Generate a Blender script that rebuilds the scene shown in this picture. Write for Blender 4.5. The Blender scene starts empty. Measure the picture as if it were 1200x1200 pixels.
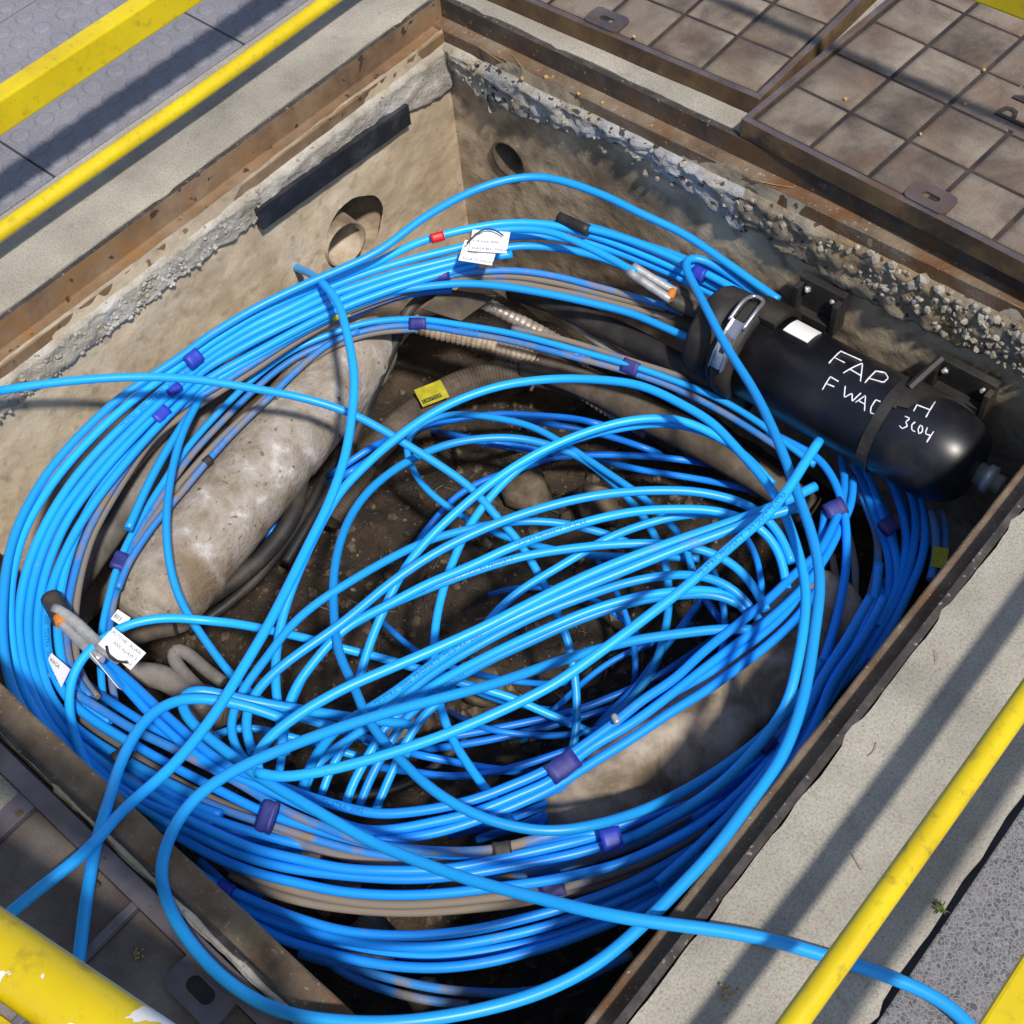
import bpy, bmesh, math, random
import numpy as np
from mathutils import Vector, Matrix, noise

random.seed(7)
R = math.radians

# ------------------------------------------------------------------ camera
CAM = np.array([1.83246659, -1.71606532, 1.70])
ROT = np.array([[0.75661869, 0.65009315, -0.07005033],      # right
                [0.50413961, -0.64823791, -0.57064075],     # down
                [-0.41637892, 0.39644232, -0.81820663]])    # forward
FOC = 1568.47
scene = bpy.context.scene
cam_data = bpy.data.cameras.new('camera')
cam = bpy.data.objects.new('camera', cam_data)
scene.collection.objects.link(cam)
m = Matrix.Identity(4)
for i in range(3):
    m[i][0] = ROT[0][i]; m[i][1] = -ROT[1][i]; m[i][2] = -ROT[2][i]; m[i][3] = CAM[i]
cam.matrix_world = m
cam_data.sensor_width = 36.0
cam_data.lens = FOC / 1200.0 * 36.0
cam_data.clip_start = 0.02
cam_data.clip_end = 500.0
scene.camera = cam

# ------------------------------------------------------------------ sky, sun, exposure
SUN_EL, SUN_AZ = R(57), R(20)          # azimuth: from +X towards -Y
world = bpy.data.worlds.new('World'); scene.world = world
world.use_nodes = True
wn = world.node_tree; wn.nodes.clear()
sky = wn.nodes.new('ShaderNodeTexSky'); sky.sky_type = 'NISHITA'; sky.sun_disc = False
sky.sun_elevation = SUN_EL; sky.sun_rotation = R(90) + SUN_AZ
bg = wn.nodes.new('ShaderNodeBackground'); bg.inputs['Strength'].default_value = 0.15
wo = wn.nodes.new('ShaderNodeOutputWorld')
wn.links.new(sky.outputs[0], bg.inputs[0]); wn.links.new(bg.outputs[0], wo.inputs[0])
sd = bpy.data.lights.new('sun', 'SUN'); sd.energy = 4.3; sd.angle = R(3.5); sd.color = (1.0, 0.95, 0.87)
sun = bpy.data.objects.new('sun', sd); scene.collection.objects.link(sun)
sdir = Vector((math.cos(SUN_EL) * math.cos(SUN_AZ), -math.cos(SUN_EL) * math.sin(SUN_AZ), math.sin(SUN_EL)))
sun.rotation_euler = sdir.to_track_quat('Z', 'Y').to_euler()
sun.location = sdir * 8
scene.view_settings.view_transform = 'Standard'
scene.view_settings.look = 'None'
scene.view_settings.exposure = 0.15
scene.view_settings.gamma = 1.0
scene.view_settings.use_curve_mapping = False
scene.cycles.max_bounces = 6; scene.cycles.diffuse_bounces = 4; scene.cycles.glossy_bounces = 2
scene.cycles.caustics_reflective = False; scene.cycles.caustics_refractive = False

# ------------------------------------------------------------------ helpers
COL = scene.collection

def tag(o, label=None, cat=None, group=None, kind=None):
    if label: o['label'] = label
    if cat: o['category'] = cat
    if group: o['group'] = group
    if kind: o['kind'] = kind
    return o

def empty(name, loc=(0, 0, 0), rz=0.0):
    o = bpy.data.objects.new(name, None); COL.objects.link(o)
    o.location = loc; o.rotation_euler = (0, 0, rz); o.empty_display_size = 0.05
    return o

class MB:
    """collects vertices and faces; build() links them as one mesh object"""
    def __init__(s):
        s.v = []; s.f = []; s.u = []
    def add(s, vs, fs):
        b = len(s.v); s.v.extend([tuple(p) for p in vs]); s.f.extend([tuple(i + b for i in f) for f in fs])
    def box(s, x0, x1, y0, y1, z0, z1):
        s.add([(x0, y0, z0), (x1, y0, z0), (x1, y1, z0), (x0, y1, z0), (x0, y0, z1), (x1, y0, z1), (x1, y1, z1), (x0, y1, z1)],
              [(0, 3, 2, 1), (4, 5, 6, 7), (0, 1, 5, 4), (1, 2, 6, 5), (2, 3, 7, 6), (3, 0, 4, 7)])
    def mesh(s, name, mat=None, smooth=False, bevel=0.0):
        me = bpy.data.meshes.new(name); me.from_pydata(s.v, [], s.f); me.update()
        if bevel:
            bm = bmesh.new(); bm.from_mesh(me)
            bmesh.ops.bevel(bm, geom=bm.edges[:], offset=bevel, segments=2, profile=0.6, affect='EDGES')
            bm.to_mesh(me); bm.free()
        if mat: me.materials.append(mat)
        if smooth:
            me.polygons.foreach_set('use_smooth', [True] * len(me.polygons))
        return me
    def build(s, name, mat=None, parent=None, smooth=False, bevel=0.0):
        o = bpy.data.objects.new(name, s.mesh(name, mat, smooth, bevel)); COL.objects.link(o)
        if parent: o.parent = parent
        return o

def link(name, me, parent=None, loc=(0, 0, 0), rot=(0, 0, 0)):
    o = bpy.data.objects.new(name, me); COL.objects.link(o)
    o.parent = parent; o.location = loc; o.rotation_euler = rot
    return o

def ray(u, v):
    return ROT.T @ np.array([u - 600.0, v - 600.0, FOC])

def at(u, v, z):
    """the point at height z that is seen at photo position u, v"""
    d = ray(u, v)
    return CAM + d * ((z - CAM[2]) / d[2])

def fbm(x, y, z, s=1.0, o=4):
    t = 0; a = 1
    for k in range(o):
        t += a * noise.noise(Vector((x * s, y * s, z * s))); s *= 2.03; a *= 0.5
    return t

def catmull(P, n=10):
    P = np.asarray(P, float)
    P = np.vstack([2 * P[0] - P[1], P, 2 * P[-1] - P[-2]])
    out = []
    for i in range(1, len(P) - 2):
        p0, p1, p2, p3 = P[i - 1:i + 3]
        for k in range(n):
            t = k / n
            out.append(0.5 * ((2 * p1) + (-p0 + p2) * t + (2 * p0 - 5 * p1 + 4 * p2 - p3) * t * t + (-p0 + 3 * p1 - 3 * p2 + p3) * t ** 3))
    out.append(P[-2])
    return np.array(out)

def resample(P, step):
    d = np.linalg.norm(np.diff(P, axis=0), axis=1); s = np.concatenate([[0], np.cumsum(d)])
    n = max(4, int(s[-1] / step))
    t = np.linspace(0, s[-1], n + 1)
    return np.stack([np.interp(t, s, P[:, k]) for k in range(3)], 1)

def smooth_path(P, it=3):
    P = P.copy()
    for _ in range(it):
        P[1:-1] = 0.25 * P[:-2] + 0.5 * P[1:-1] + 0.25 * P[2:]
    return P

def frames(P):
    T = np.gradient(P, axis=0); T /= np.linalg.norm(T, axis=1)[:, None] + 1e-12
    up = np.array([0, 0, 1.0])
    if abs(T[0] @ up) > 0.9: up = np.array([1.0, 0, 0])
    N = np.zeros_like(P); n = up - T[0] * (up @ T[0]); n /= np.linalg.norm(n); N[0] = n
    for i in range(1, len(P)):
        n = N[i - 1] - T[i] * (N[i - 1] @ T[i]); n /= np.linalg.norm(n) + 1e-12; N[i] = n
    B = np.cross(T, N)
    return T, N, B

def tube(mb, P, r, sides=10, cap=True, rfun=None):
    T, N, B = frames(P); n = len(P)
    vs = []; fs = []
    for i in range(n):
        rr = r if rfun is None else rfun(i / (n - 1), i)
        for k in range(sides):
            a = 2 * math.pi * k / sides
            vs.append(P[i] + rr * (math.cos(a) * N[i] + math.sin(a) * B[i]))
    for i in range(n - 1):
        for k in range(sides):
            k2 = (k + 1) % sides
            fs.append((i * sides + k, i * sides + k2, (i + 1) * sides + k2, (i + 1) * sides + k))
    if cap:
        fs.append(tuple(range(sides - 1, -1, -1))); fs.append(tuple((n - 1) * sides + k for k in range(sides)))
    mb.add(vs, fs)

def straight(a, b, n=2):
    a = np.array(a, float); b = np.array(b, float)
    return np.array([a + (b - a) * t for t in np.linspace(0, 1, n)])

# ------------------------------------------------------------------ materials
def nodes_of(name):
    mt = bpy.data.materials.new(name); mt.use_nodes = True
    nt = mt.node_tree; b = nt.nodes['Principled BSDF']
    return mt, nt, b

def N(nt, t, **kw):
    n = nt.nodes.new(t)
    for k, v in kw.items():
        if k.startswith('i_'):
            key = k[2:]
            key = int(key) if key.isdigit() else key.replace('_', ' ')
            n.inputs[key].default_value = v
        else: setattr(n, k, v)
    return n

def noise_n(nt, co, scale, detail=6, rough=0.6, dist=0.0):
    n = N(nt, 'ShaderNodeTexNoise', i_Scale=scale, i_Detail=detail, i_Roughness=rough, i_Distortion=dist)
    nt.links.new(co, n.inputs['Vector']); return n.outputs['Fac']

def ramp(nt, fac, stops):
    r = N(nt, 'ShaderNodeValToRGB'); e = r.color_ramp.elements
    while len(e) < len(stops): e.new(0.5)
    for k, (p, c) in enumerate(stops):
        e[k].position = p; e[k].color = (*c, 1) if len(c) == 3 else c
    nt.links.new(fac, r.inputs[0]); return r.outputs[0]

def mix(nt, fac, a, b, mode='MIX'):
    n = N(nt, 'ShaderNodeMix', data_type='RGBA', blend_type=mode)
    for sock, val in ((n.inputs[0], fac), (n.inputs[6], a), (n.inputs[7], b)):
        if isinstance(val, (int, float)): sock.default_value = val
        elif isinstance(val, tuple): sock.default_value = (*val, 1)
        else: nt.links.new(val, sock)
    return n.outputs[2]

def coords(nt, kind='Object'):
    return N(nt, 'ShaderNodeTexCoord').outputs[kind]

def bump(nt, b, h, strength=0.4, dist=0.004):
    n = N(nt, 'ShaderNodeBump', i_Strength=strength, i_Distance=dist)
    nt.links.new(h, n.inputs['Height']); nt.links.new(n.outputs[0], b.inputs['Normal'])

def mat_mottled(name, cols, scale=6.0, rough=0.85, bscale=60.0, bstr=0.4, bdist=0.004, speck=None, metal=0.0, stain=None, stain_scale=3.0, spec=0.3, world=True):
    """several colours mixed by noise, optional fine specks and large stains"""
    mt, nt, b = nodes_of(name)
    if world:
        co = N(nt, 'ShaderNodeNewGeometry').outputs['Position']
    else:
        co = coords(nt)
    f = noise_n(nt, co, scale, 8, 0.65)
    n = len(cols)
    c = ramp(nt, f, [(0.3 + 0.4 * i / max(1, n - 1), cols[i]) for i in range(n)])
    if stain:
        sf = noise_n(nt, co, stain_scale, 5, 0.6, 0.6)
        sf = ramp(nt, sf, [(0.5, (0, 0, 0)), (0.66, (1, 1, 1))])
        c = mix(nt, sf, c, stain)
    if speck:
        k = noise_n(nt, co, speck[1], 2, 0.5)
        k = ramp(nt, k, [(speck[2], (0, 0, 0)), (speck[2] + (speck[3] if len(speck) > 3 else 0.05), (1, 1, 1))])
        c = mix(nt, k, c, speck[0])
    nt.links.new(c, b.inputs['Base Color'])
    b.inputs['Roughness'].default_value = rough
    b.inputs['Metallic'].default_value = metal
    b.inputs['Specular IOR Level'].default_value = spec
    h = noise_n(nt, co, bscale, 8, 0.7)
    bump(nt, b, h, bstr, bdist)
    return mt

M = {}
def concrete_mat(name, base, dark, scale, grain=260.0):
    mt, nt, b = nodes_of(name)
    co = N(nt, 'ShaderNodeNewGeometry').outputs['Position']
    f1 = noise_n(nt, co, scale, 6, 0.6)
    c = ramp(nt, f1, [(0.3, dark), (0.62, base)])
    g = noise_n(nt, co, grain, 3, 0.7)
    gc = ramp(nt, g, [(0.3, (0.55, 0.5, 0.46)), (0.5, (1, 1, 1)), (0.72, (1.25, 1.22, 1.18))])
    c = mix(nt, 0.75, c, gc, 'MULTIPLY')
    s = noise_n(nt, co, 28.0, 4, 0.7)
    sc = ramp(nt, s, [(0.60, (0, 0, 0)), (0.80, (0.8, 0.8, 0.8))])
    c = mix(nt, sc, c, (0.16, 0.135, 0.11))
    nt.links.new(c, b.inputs['Base Color'])
    b.inputs['Roughness'].default_value = 0.92; b.inputs['Specular IOR Level'].default_value = 0.2
    bump(nt, b, g, 0.45, 0.003)
    return mt
M['apron'] = concrete_mat('apron_concrete', (0.36, 0.33, 0.278), (0.20, 0.182, 0.155), 4.2)
M['ground'] = mat_mottled('paving_grey', [(0.16, 0.16, 0.165), (0.22, 0.22, 0.22)], 5.0)
M['tactile'] = concrete_mat('tactile_paver', (0.215, 0.21, 0.235), (0.16, 0.157, 0.18), 4.0, 330.0)
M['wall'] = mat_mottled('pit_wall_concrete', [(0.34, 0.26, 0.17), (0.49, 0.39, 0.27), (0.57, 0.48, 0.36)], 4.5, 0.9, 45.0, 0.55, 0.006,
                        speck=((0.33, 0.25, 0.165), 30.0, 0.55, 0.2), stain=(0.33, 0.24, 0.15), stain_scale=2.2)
M['wall_dark'] = mat_mottled('pit_wall_concrete_dark', [(0.25, 0.19, 0.125), (0.43, 0.34, 0.235), (0.55, 0.465, 0.35)], 5.5, 0.85, 45.0, 0.6, 0.006,
                        speck=((0.19, 0.145, 0.10), 20.0, 0.54, 0.2), stain=(0.15, 0.11, 0.07), stain_scale=3.4)  # darker, blotchier mix of the wall concrete
M['mortar'] = mat_mottled('rough_mortar', [(0.26, 0.215, 0.16), (0.42, 0.38, 0.32), (0.56, 0.54, 0.50)], 11.0, 0.95, 90.0, 0.9, 0.008,
                          speck=((0.22, 0.18, 0.13), 60.0, 0.66), stain=(0.36, 0.29, 0.2), stain_scale=4.0)
M['mortar_tan'] = mat_mottled('tan_mortar', [(0.13, 0.10, 0.07), (0.25, 0.205, 0.15), (0.37, 0.33, 0.27)], 13.0, 0.95, 90.0, 0.9, 0.008,
                          speck=((0.07, 0.055, 0.04), 55.0, 0.63), stain=(0.27, 0.19, 0.10), stain_scale=5.0)
M['mortar_grey'] = mat_mottled('grey_mortar', [(0.16, 0.15, 0.14), (0.36, 0.355, 0.355), (0.47, 0.47, 0.475)], 14.0, 0.95, 80.0, 0.9, 0.008,
                          speck=((0.06, 0.05, 0.045), 55.0, 0.6), stain=(0.33, 0.25, 0.12), stain_scale=4.0)
M['stone'] = mat_mottled('muddy_stone', [(0.05, 0.036, 0.024), (0.12, 0.09, 0.062), (0.22, 0.175, 0.13)], 18.0, 0.8, 60.0, 0.7, 0.004)
M['gravel'] = mat_mottled('muddy_gravel', [(0.025, 0.018, 0.011), (0.06, 0.043, 0.027), (0.16, 0.12, 0.085)], 30.0, 0.6, 120.0, 0.4, 0.002)
M['pebble'] = mat_mottled('pebbles', [(0.14, 0.11, 0.085), (0.27, 0.235, 0.19), (0.42, 0.385, 0.33)], 26.0, 0.7, 120.0, 0.3, 0.002)
M['soil'] = mat_mottled('wet_soil', [(0.008, 0.005, 0.003), (0.028, 0.018, 0.010), (0.07, 0.046, 0.026)], 14.0, 0.62, 60.0, 1.0, 0.012,
                        speck=((0.3, 0.22, 0.14), 90.0, 0.69), spec=0.5)
M['rust_lit'] = mat_mottled('brown_rust_lit', [(0.095, 0.057, 0.032), (0.175, 0.108, 0.06), (0.25, 0.175, 0.11)], 9.0, 0.8, 70.0, 0.35, 0.003,
                        speck=((0.05, 0.03, 0.02), 40.0, 0.64), stain=(0.22, 0.115, 0.045), stain_scale=6.0)  # lighter copy of the rim rust, sunlight painted in for the left side
M['rust_shaded'] = mat_mottled('dark_rust_shaded', [(0.028, 0.022, 0.02), (0.065, 0.047, 0.037), (0.13, 0.092, 0.065)], 10.0, 0.75, 70.0, 0.4, 0.003,
                        speck=((0.2, 0.17, 0.14), 75.0, 0.68), stain=(0.10, 0.055, 0.025), stain_scale=7.0)  # darker copy of the rim rust, shade painted in for the other legs
M['rust_top'] = mat_mottled('black_rust_edge', [(0.02, 0.018, 0.018), (0.045, 0.038, 0.036), (0.09, 0.078, 0.07)], 22.0, 0.85, 90.0, 0.7, 0.003, speck=((0.2, 0.18, 0.15), 120.0, 0.66))
M['ledge'] = mat_mottled('gritty_rust_ledge', [(0.07, 0.048, 0.032), (0.15, 0.105, 0.07), (0.22, 0.17, 0.12)], 13.0, 0.9, 130.0, 0.8, 0.004,
                        speck=((0.30, 0.25, 0.18), 150.0, 0.66), stain=(0.13, 0.06, 0.025), stain_scale=6.0)
M['steel'] = mat_mottled('cover_steel', [(0.045, 0.037, 0.042), (0.075, 0.06, 0.065), (0.12, 0.095, 0.092)], 12.0, 0.6, 80.0, 0.35, 0.002,
                        stain=(0.09, 0.05, 0.03), stain_scale=8.0, spec=0.4)
M['rib_steel'] = mat_mottled('rib_steel', [(0.014, 0.011, 0.011), (0.03, 0.023, 0.021), (0.06, 0.045, 0.036)], 14.0, 0.7, 80.0, 0.4, 0.002)
M['steel_side'] = mat_mottled('cover_side_rust', [(0.05, 0.032, 0.02), (0.11, 0.066, 0.032), (0.17, 0.11, 0.055)], 11.0, 0.8, 80.0, 0.4, 0.002,
                        stain=(0.04, 0.026, 0.02), stain_scale=7.0)
M['steel_near'] = mat_mottled('purple_grey_steel', [(0.07, 0.06, 0.075), (0.115, 0.098, 0.115), (0.17, 0.145, 0.15)], 12.0, 0.5, 80.0, 0.35, 0.002,
                        stain=(0.10, 0.065, 0.05), stain_scale=8.0, spec=0.5)
M['tar'] = mat_mottled('black_strip', [(0.006, 0.007, 0.011), (0.014, 0.016, 0.022), (0.05, 0.05, 0.058)], 12.0, 0.5, 40.0, 0.2, 0.002, spec=0.5)

def panel_mat(name, light, mid, red, dark):
    """stone infill whose every panel has its own blotches"""
    mt, nt, b = nodes_of(name)
    oi = N(nt, 'ShaderNodeObjectInfo').outputs['Random']
    tc = coords(nt)
    sc = N(nt, 'ShaderNodeVectorMath', operation='MULTIPLY_ADD')
    cmb = N(nt, 'ShaderNodeCombineXYZ')
    mu = N(nt, 'ShaderNodeMath', operation='MULTIPLY', i_1=37.0)
    nt.links.new(oi, mu.inputs[0])
    nt.links.new(mu.outputs[0], cmb.inputs[0]); nt.links.new(mu.outputs[0], cmb.inputs[1])
    sc.inputs[1].default_value = (1, 1, 1)
    nt.links.new(tc, sc.inputs[0]); nt.links.new(cmb.outputs[0], sc.inputs[2])
    co = sc.outputs[0]
    f = noise_n(nt, co, 9.0, 7, 0.6, 0.4)
    c = ramp(nt, f, [(0.26, dark), (0.44, mid), (0.62, light)])
    f2 = noise_n(nt, co, 6.0, 5, 0.55)
    c = mix(nt, ramp(nt, f2, [(0.5, (0, 0, 0)), (0.75, (0.75, 0.75, 0.75))]), c, red)
    g = noise_n(nt, co, 300.0, 3, 0.7)
    c = mix(nt, 0.6, c, ramp(nt, g, [(0.3, (0.6, 0.58, 0.55)), (0.6, (1.1, 1.1, 1.1))]), 'MULTIPLY')
    hs = N(nt, 'ShaderNodeHueSaturation')
    mr = N(nt, 'ShaderNodeMapRange', i_3=0.8, i_4=1.15)
    nt.links.new(oi, mr.inputs[0]); nt.links.new(mr.outputs[0], hs.inputs['Value']); nt.links.new(c, hs.inputs['Color'])
    nt.links.new(hs.outputs[0], b.inputs['Base Color'])
    b.inputs['Roughness'].default_value = 0.75; b.inputs['Specular IOR Level'].default_value = 0.3
    bump(nt, b, g, 0.25, 0.002)
    return mt
M['panel'] = panel_mat('stone_infill', (0.20, 0.163, 0.128), (0.118, 0.092, 0.073), (0.13, 0.072, 0.044), (0.04, 0.031, 0.029))
M['rust_plate'] = panel_mat('rusted_plate', (0.23, 0.19, 0.165), (0.155, 0.122, 0.108), (0.16, 0.098, 0.07), (0.09, 0.072, 0.075))

def terrazzo():
    mt, nt, b = nodes_of('terrazzo_paver')
    co = N(nt, 'ShaderNodeNewGeometry').outputs['Position']
    w = N(nt, 'ShaderNodeTexNoise', i_Scale=60.0, i_Detail=2)
    nt.links.new(co, w.inputs['Vector'])
    ad = mix(nt, 0.012, co, w.outputs['Color'], 'ADD')
    v = N(nt, 'ShaderNodeTexVoronoi', feature='DISTANCE_TO_EDGE', i_Scale=185.0); nt.links.new(ad, v.inputs['Vector'])
    v2 = N(nt, 'ShaderNodeTexVoronoi', i_Scale=185.0); nt.links.new(ad, v2.inputs['Vector'])
    chip = ramp(nt, v2.outputs['Color'], [(0.1, (0.05, 0.05, 0.056)), (0.5, (0.095, 0.092, 0.098)), (0.9, (0.15, 0.14, 0.14))])
    e = ramp(nt, v.outputs['Distance'], [(0.02, (1, 1, 1)), (0.13, (0, 0, 0))])
    c = mix(nt, e, chip, (0.20, 0.19, 0.19))
    nt.links.new(c, b.inputs['Base Color']); b.inputs['Roughness'].default_value = 0.7
    bump(nt, b, v.outputs['Distance'], 0.2, 0.002)
    return mt
M['terrazzo'] = terrazzo()

def yellow_paint(name='yellow_paint', chip=0.70, cscale=11.0):
    mt, nt, b = nodes_of(name)
    co = N(nt, 'ShaderNodeNewGeometry').outputs['Position']
    f = noise_n(nt, co, 7.0, 4, 0.5)
    c = ramp(nt, f, [(0.3, (0.50, 0.36, 0.002)), (0.7, (0.62, 0.47, 0.004))])
    d = noise_n(nt, co, 50.0, 6, 0.7)
    c = mix(nt, ramp(nt, d, [(0.54, (0, 0, 0)), (0.74, (0.6, 0.6, 0.6))]), c, (0.16, 0.10, 0.02))
    k = noise_n(nt, co, cscale, 3, 0.55, 0.7)
    kf = ramp(nt, k, [(chip, (0, 0, 0)), (chip + 0.012, (1, 1, 1))])
    c = mix(nt, kf, c, (0.62, 0.60, 0.58))
    nt.links.new(c, b.inputs['Base Color']); b.inputs['Roughness'].default_value = 0.33
    bump(nt, b, kf, 0.3, -0.001)
    return mt
M['yellow'] = yellow_paint()
M['yellow_worn'] = yellow_paint('yellow_paint_chipped', 0.60, 24.0)

def cable_mat(name, col, dust=0.0, dustcol=(0.21, 0.17, 0.125), rough=0.38, seed=0.0, fresh=0.0):
    mt, nt, b = nodes_of(name)
    co = N(nt, 'ShaderNodeNewGeometry').outputs['Position']
    oi = N(nt, 'ShaderNodeObjectInfo').outputs['Random']
    f = noise_n(nt, co, 5.0, 3, 0.5)
    c = ramp(nt, f, [(0.3, tuple(x * 0.88 for x in col)), (0.7, col)])
    hs = N(nt, 'ShaderNodeHueSaturation')
    mr = N(nt, 'ShaderNodeMapRange', i_3=0.74, i_4=1.10)
    nt.links.new(oi, mr.inputs[0]); nt.links.new(mr.outputs[0], hs.inputs['Value']); nt.links.new(c, hs.inputs['Color'])
    c = hs.outputs[0]
    mp = N(nt, 'ShaderNodeVectorMath', operation='ADD'); nt.links.new(co, mp.inputs[0])
    mp.inputs[1].default_value = (seed, seed * 1.7, 0)
    d = noise_n(nt, mp.outputs[0], 9.0, 6, 0.7, 0.3)
    d0 = 0.74 - dust * 0.5
    df = ramp(nt, d, [(d0, (0, 0, 0)), (min(0.98, d0 + 0.16), (1, 1, 1))])
    c = mix(nt, df, c, dustcol)
    s = noise_n(nt, mp.outputs[0], 120.0, 3, 0.6)
    c = mix(nt, ramp(nt, s, [(0.70, (0, 0, 0)), (0.76, (0.6, 0.6, 0.6))]), c, (0.03, 0.03, 0.05))
    nt.links.new(c, b.inputs['Base Color'])
    r_ = ramp(nt, df, [(0.0, (rough,) * 3), (1.0, (0.8,) * 3)])
    nt.links.new(r_, b.inputs['Roughness'])
    b.inputs['Specular IOR Level'].default_value = 0.38
    h = noise_n(nt, mp.outputs[0], 40.0, 3, 0.5)
    bump(nt, b, h, 0.12, 0.002)
    return mt
BLUE = (0.016, 0.38, 0.95)
M['blue'] = cable_mat('blue_cable', BLUE, 0.15)
M['royal_shaded'] = cable_mat('shaded_royal_blue_cable', (0.012, 0.29, 0.95), 0.17, seed=2.0)  # royal hue paints in the shade on the right and front coils
M['blue_dust'] = cable_mat('dusty_blue_cable', (0.03, 0.22, 0.62), 0.54, seed=3.0, rough=0.45)
M['grey_dust'] = cable_mat('mud_coated_blue_cable', (0.07, 0.18, 0.42), 0.86, (0.20, 0.165, 0.13), seed=5.0, rough=0.6)
M['blue_shaded'] = cable_mat('slim_shaded_blue_cable', (0.010, 0.24, 0.92), 0.14, seed=9.0)  # deeper copy of the cable blue, painting in shade low in the pit
M['black_cable'] = mat_mottled('black_cable_sheath', [(0.008, 0.008, 0.009), (0.022, 0.02, 0.019), (0.075, 0.058, 0.042)], 8.0, 0.55, 50.0, 0.3, 0.003, spec=0.4)
M['brown_cable'] = mat_mottled('muddy_cable_sheath', [(0.03, 0.024, 0.018), (0.085, 0.065, 0.047), (0.17, 0.135, 0.1)], 9.0, 0.75, 60.0, 0.5, 0.004)
M['grey_cable'] = mat_mottled('grey_cable_sheath', [(0.07, 0.062, 0.055), (0.15, 0.135, 0.12), (0.24, 0.215, 0.19)], 10.0, 0.6, 60.0, 0.3, 0.003)
M['sleeve_white'] = mat_mottled('weathered_lead_sleeve', [(0.20, 0.155, 0.11), (0.29, 0.245, 0.195), (0.36, 0.32, 0.28), (0.56, 0.535, 0.51)], 19.0, 0.5, 55.0, 1.0, 0.006,
                        speck=((0.15, 0.11, 0.075), 70.0, 0.66),
                        stain=(0.19, 0.14, 0.09), stain_scale=5.5, spec=0.4)
M['sleeve_tan'] = mat_mottled('muddy_lead_sleeve', [(0.17, 0.125, 0.08), (0.36, 0.285, 0.205), (0.50, 0.43, 0.34)], 14.0, 0.7, 40.0, 0.5, 0.004,
                        stain=(0.12, 0.085, 0.05), stain_scale=6.0)
M['armour'] = mat_mottled('steel_armour', [(0.16, 0.13, 0.1), (0.33, 0.29, 0.24), (0.48, 0.44, 0.39)], 20.0, 0.45, 80.0, 0.3, 0.002, metal=0.35)
M['silver'] = mat_mottled('aluminium', [(0.25, 0.24, 0.235), (0.46, 0.45, 0.44), (0.62, 0.61, 0.60)], 30.0, 0.4, 90.0, 0.4, 0.002, metal=0.45)
M['chrome'] = mat_mottled('bright_steel', [(0.55, 0.52, 0.52), (0.72, 0.68, 0.68)], 20.0, 0.22, 60.0, 0.1, 0.001, metal=0.85)
M['closure'] = mat_mottled('black_moulded_plastic', [(0.005, 0.005, 0.008), (0.010, 0.010, 0.014), (0.03, 0.026, 0.023)], 11.0, 0.36, 160.0, 0.08, 0.001, spec=0.5)
M['closure_dull'] = mat_mottled('dusty_black_plastic', [(0.01, 0.009, 0.009), (0.022, 0.02, 0.018), (0.06, 0.048, 0.036)], 10.0, 0.6, 120.0, 0.15, 0.001, spec=0.35)
M['white'] = mat_mottled('white_plastic', [(0.70, 0.69, 0.68), (0.80, 0.79, 0.78)], 12.0, 0.5, 80.0, 0.1, 0.001)
M['paint_pen'] = mat_mottled('white_paint_pen', [(0.62, 0.62, 0.72), (0.78, 0.78, 0.85)], 30.0, 0.6, 80.0, 0.1, 0.001)
M['ink'] = mat_mottled('dark_ink', [(0.012, 0.012, 0.03), (0.02, 0.02, 0.05)], 30.0, 0.6, 80.0, 0.1, 0.001)
M['print'] = mat_mottled('cable_print', [(0.006, 0.05, 0.16), (0.01, 0.08, 0.25)], 60.0, 0.6, 80.0, 0.1, 0.001)
M['tape_blue'] = mat_mottled('blue_tape', [(0.014, 0.03, 0.32), (0.025, 0.055, 0.46)], 14.0, 0.42, 70.0, 0.3, 0.002)
M['tape_purple'] = mat_mottled('faded_blue_tape', [(0.016, 0.018, 0.11), (0.028, 0.034, 0.20), (0.06, 0.055, 0.13)], 30.0, 0.5, 70.0, 0.3, 0.002)
M['tape_black'] = mat_mottled('black_tape', [(0.012, 0.012, 0.012), (0.04, 0.036, 0.03)], 18.0, 0.5, 70.0, 0.3, 0.002)
M['tape_red'] = mat_mottled('red_tape', [(0.5, 0.008, 0.012), (0.62, 0.015, 0.02)], 18.0, 0.4, 70.0, 0.2, 0.002)
M['sticker'] = mat_mottled('yellow_sticker', [(0.26, 0.23, 0.01), (0.46, 0.42, 0.02)], 40.0, 0.5, 70.0, 0.1, 0.001)
M['orange'] = mat_mottled('orange_rubber', [(0.45, 0.14, 0.02), (0.62, 0.22, 0.04)], 40.0, 0.5, 70.0, 0.2, 0.001)
M['straw'] = mat_mottled('dry_straw', [(0.22, 0.13, 0.05), (0.38, 0.25, 0.11)], 40.0, 0.8, 90.0, 0.2, 0.001)
M['nut'] = mat_mottled('dry_seed', [(0.30, 0.15, 0.05), (0.52, 0.34, 0.14)], 60.0, 0.6, 90.0, 0.3, 0.001)
M['weed'] = mat_mottled('weed_leaf', [(0.05, 0.10, 0.02), (0.14, 0.17, 0.05)], 60.0, 0.6, 90.0, 0.2, 0.001)
# ------------------------------------------------------------------ setting: ground and paving
X0, X1, Y0, Y1 = -0.03, 1.56, -1.63, 0.03        # inside of the steel rim
WX0, WX1, WY0, WY1, FLOOR = 0.0, 1.53, -1.60, 0.0, -0.92

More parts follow.
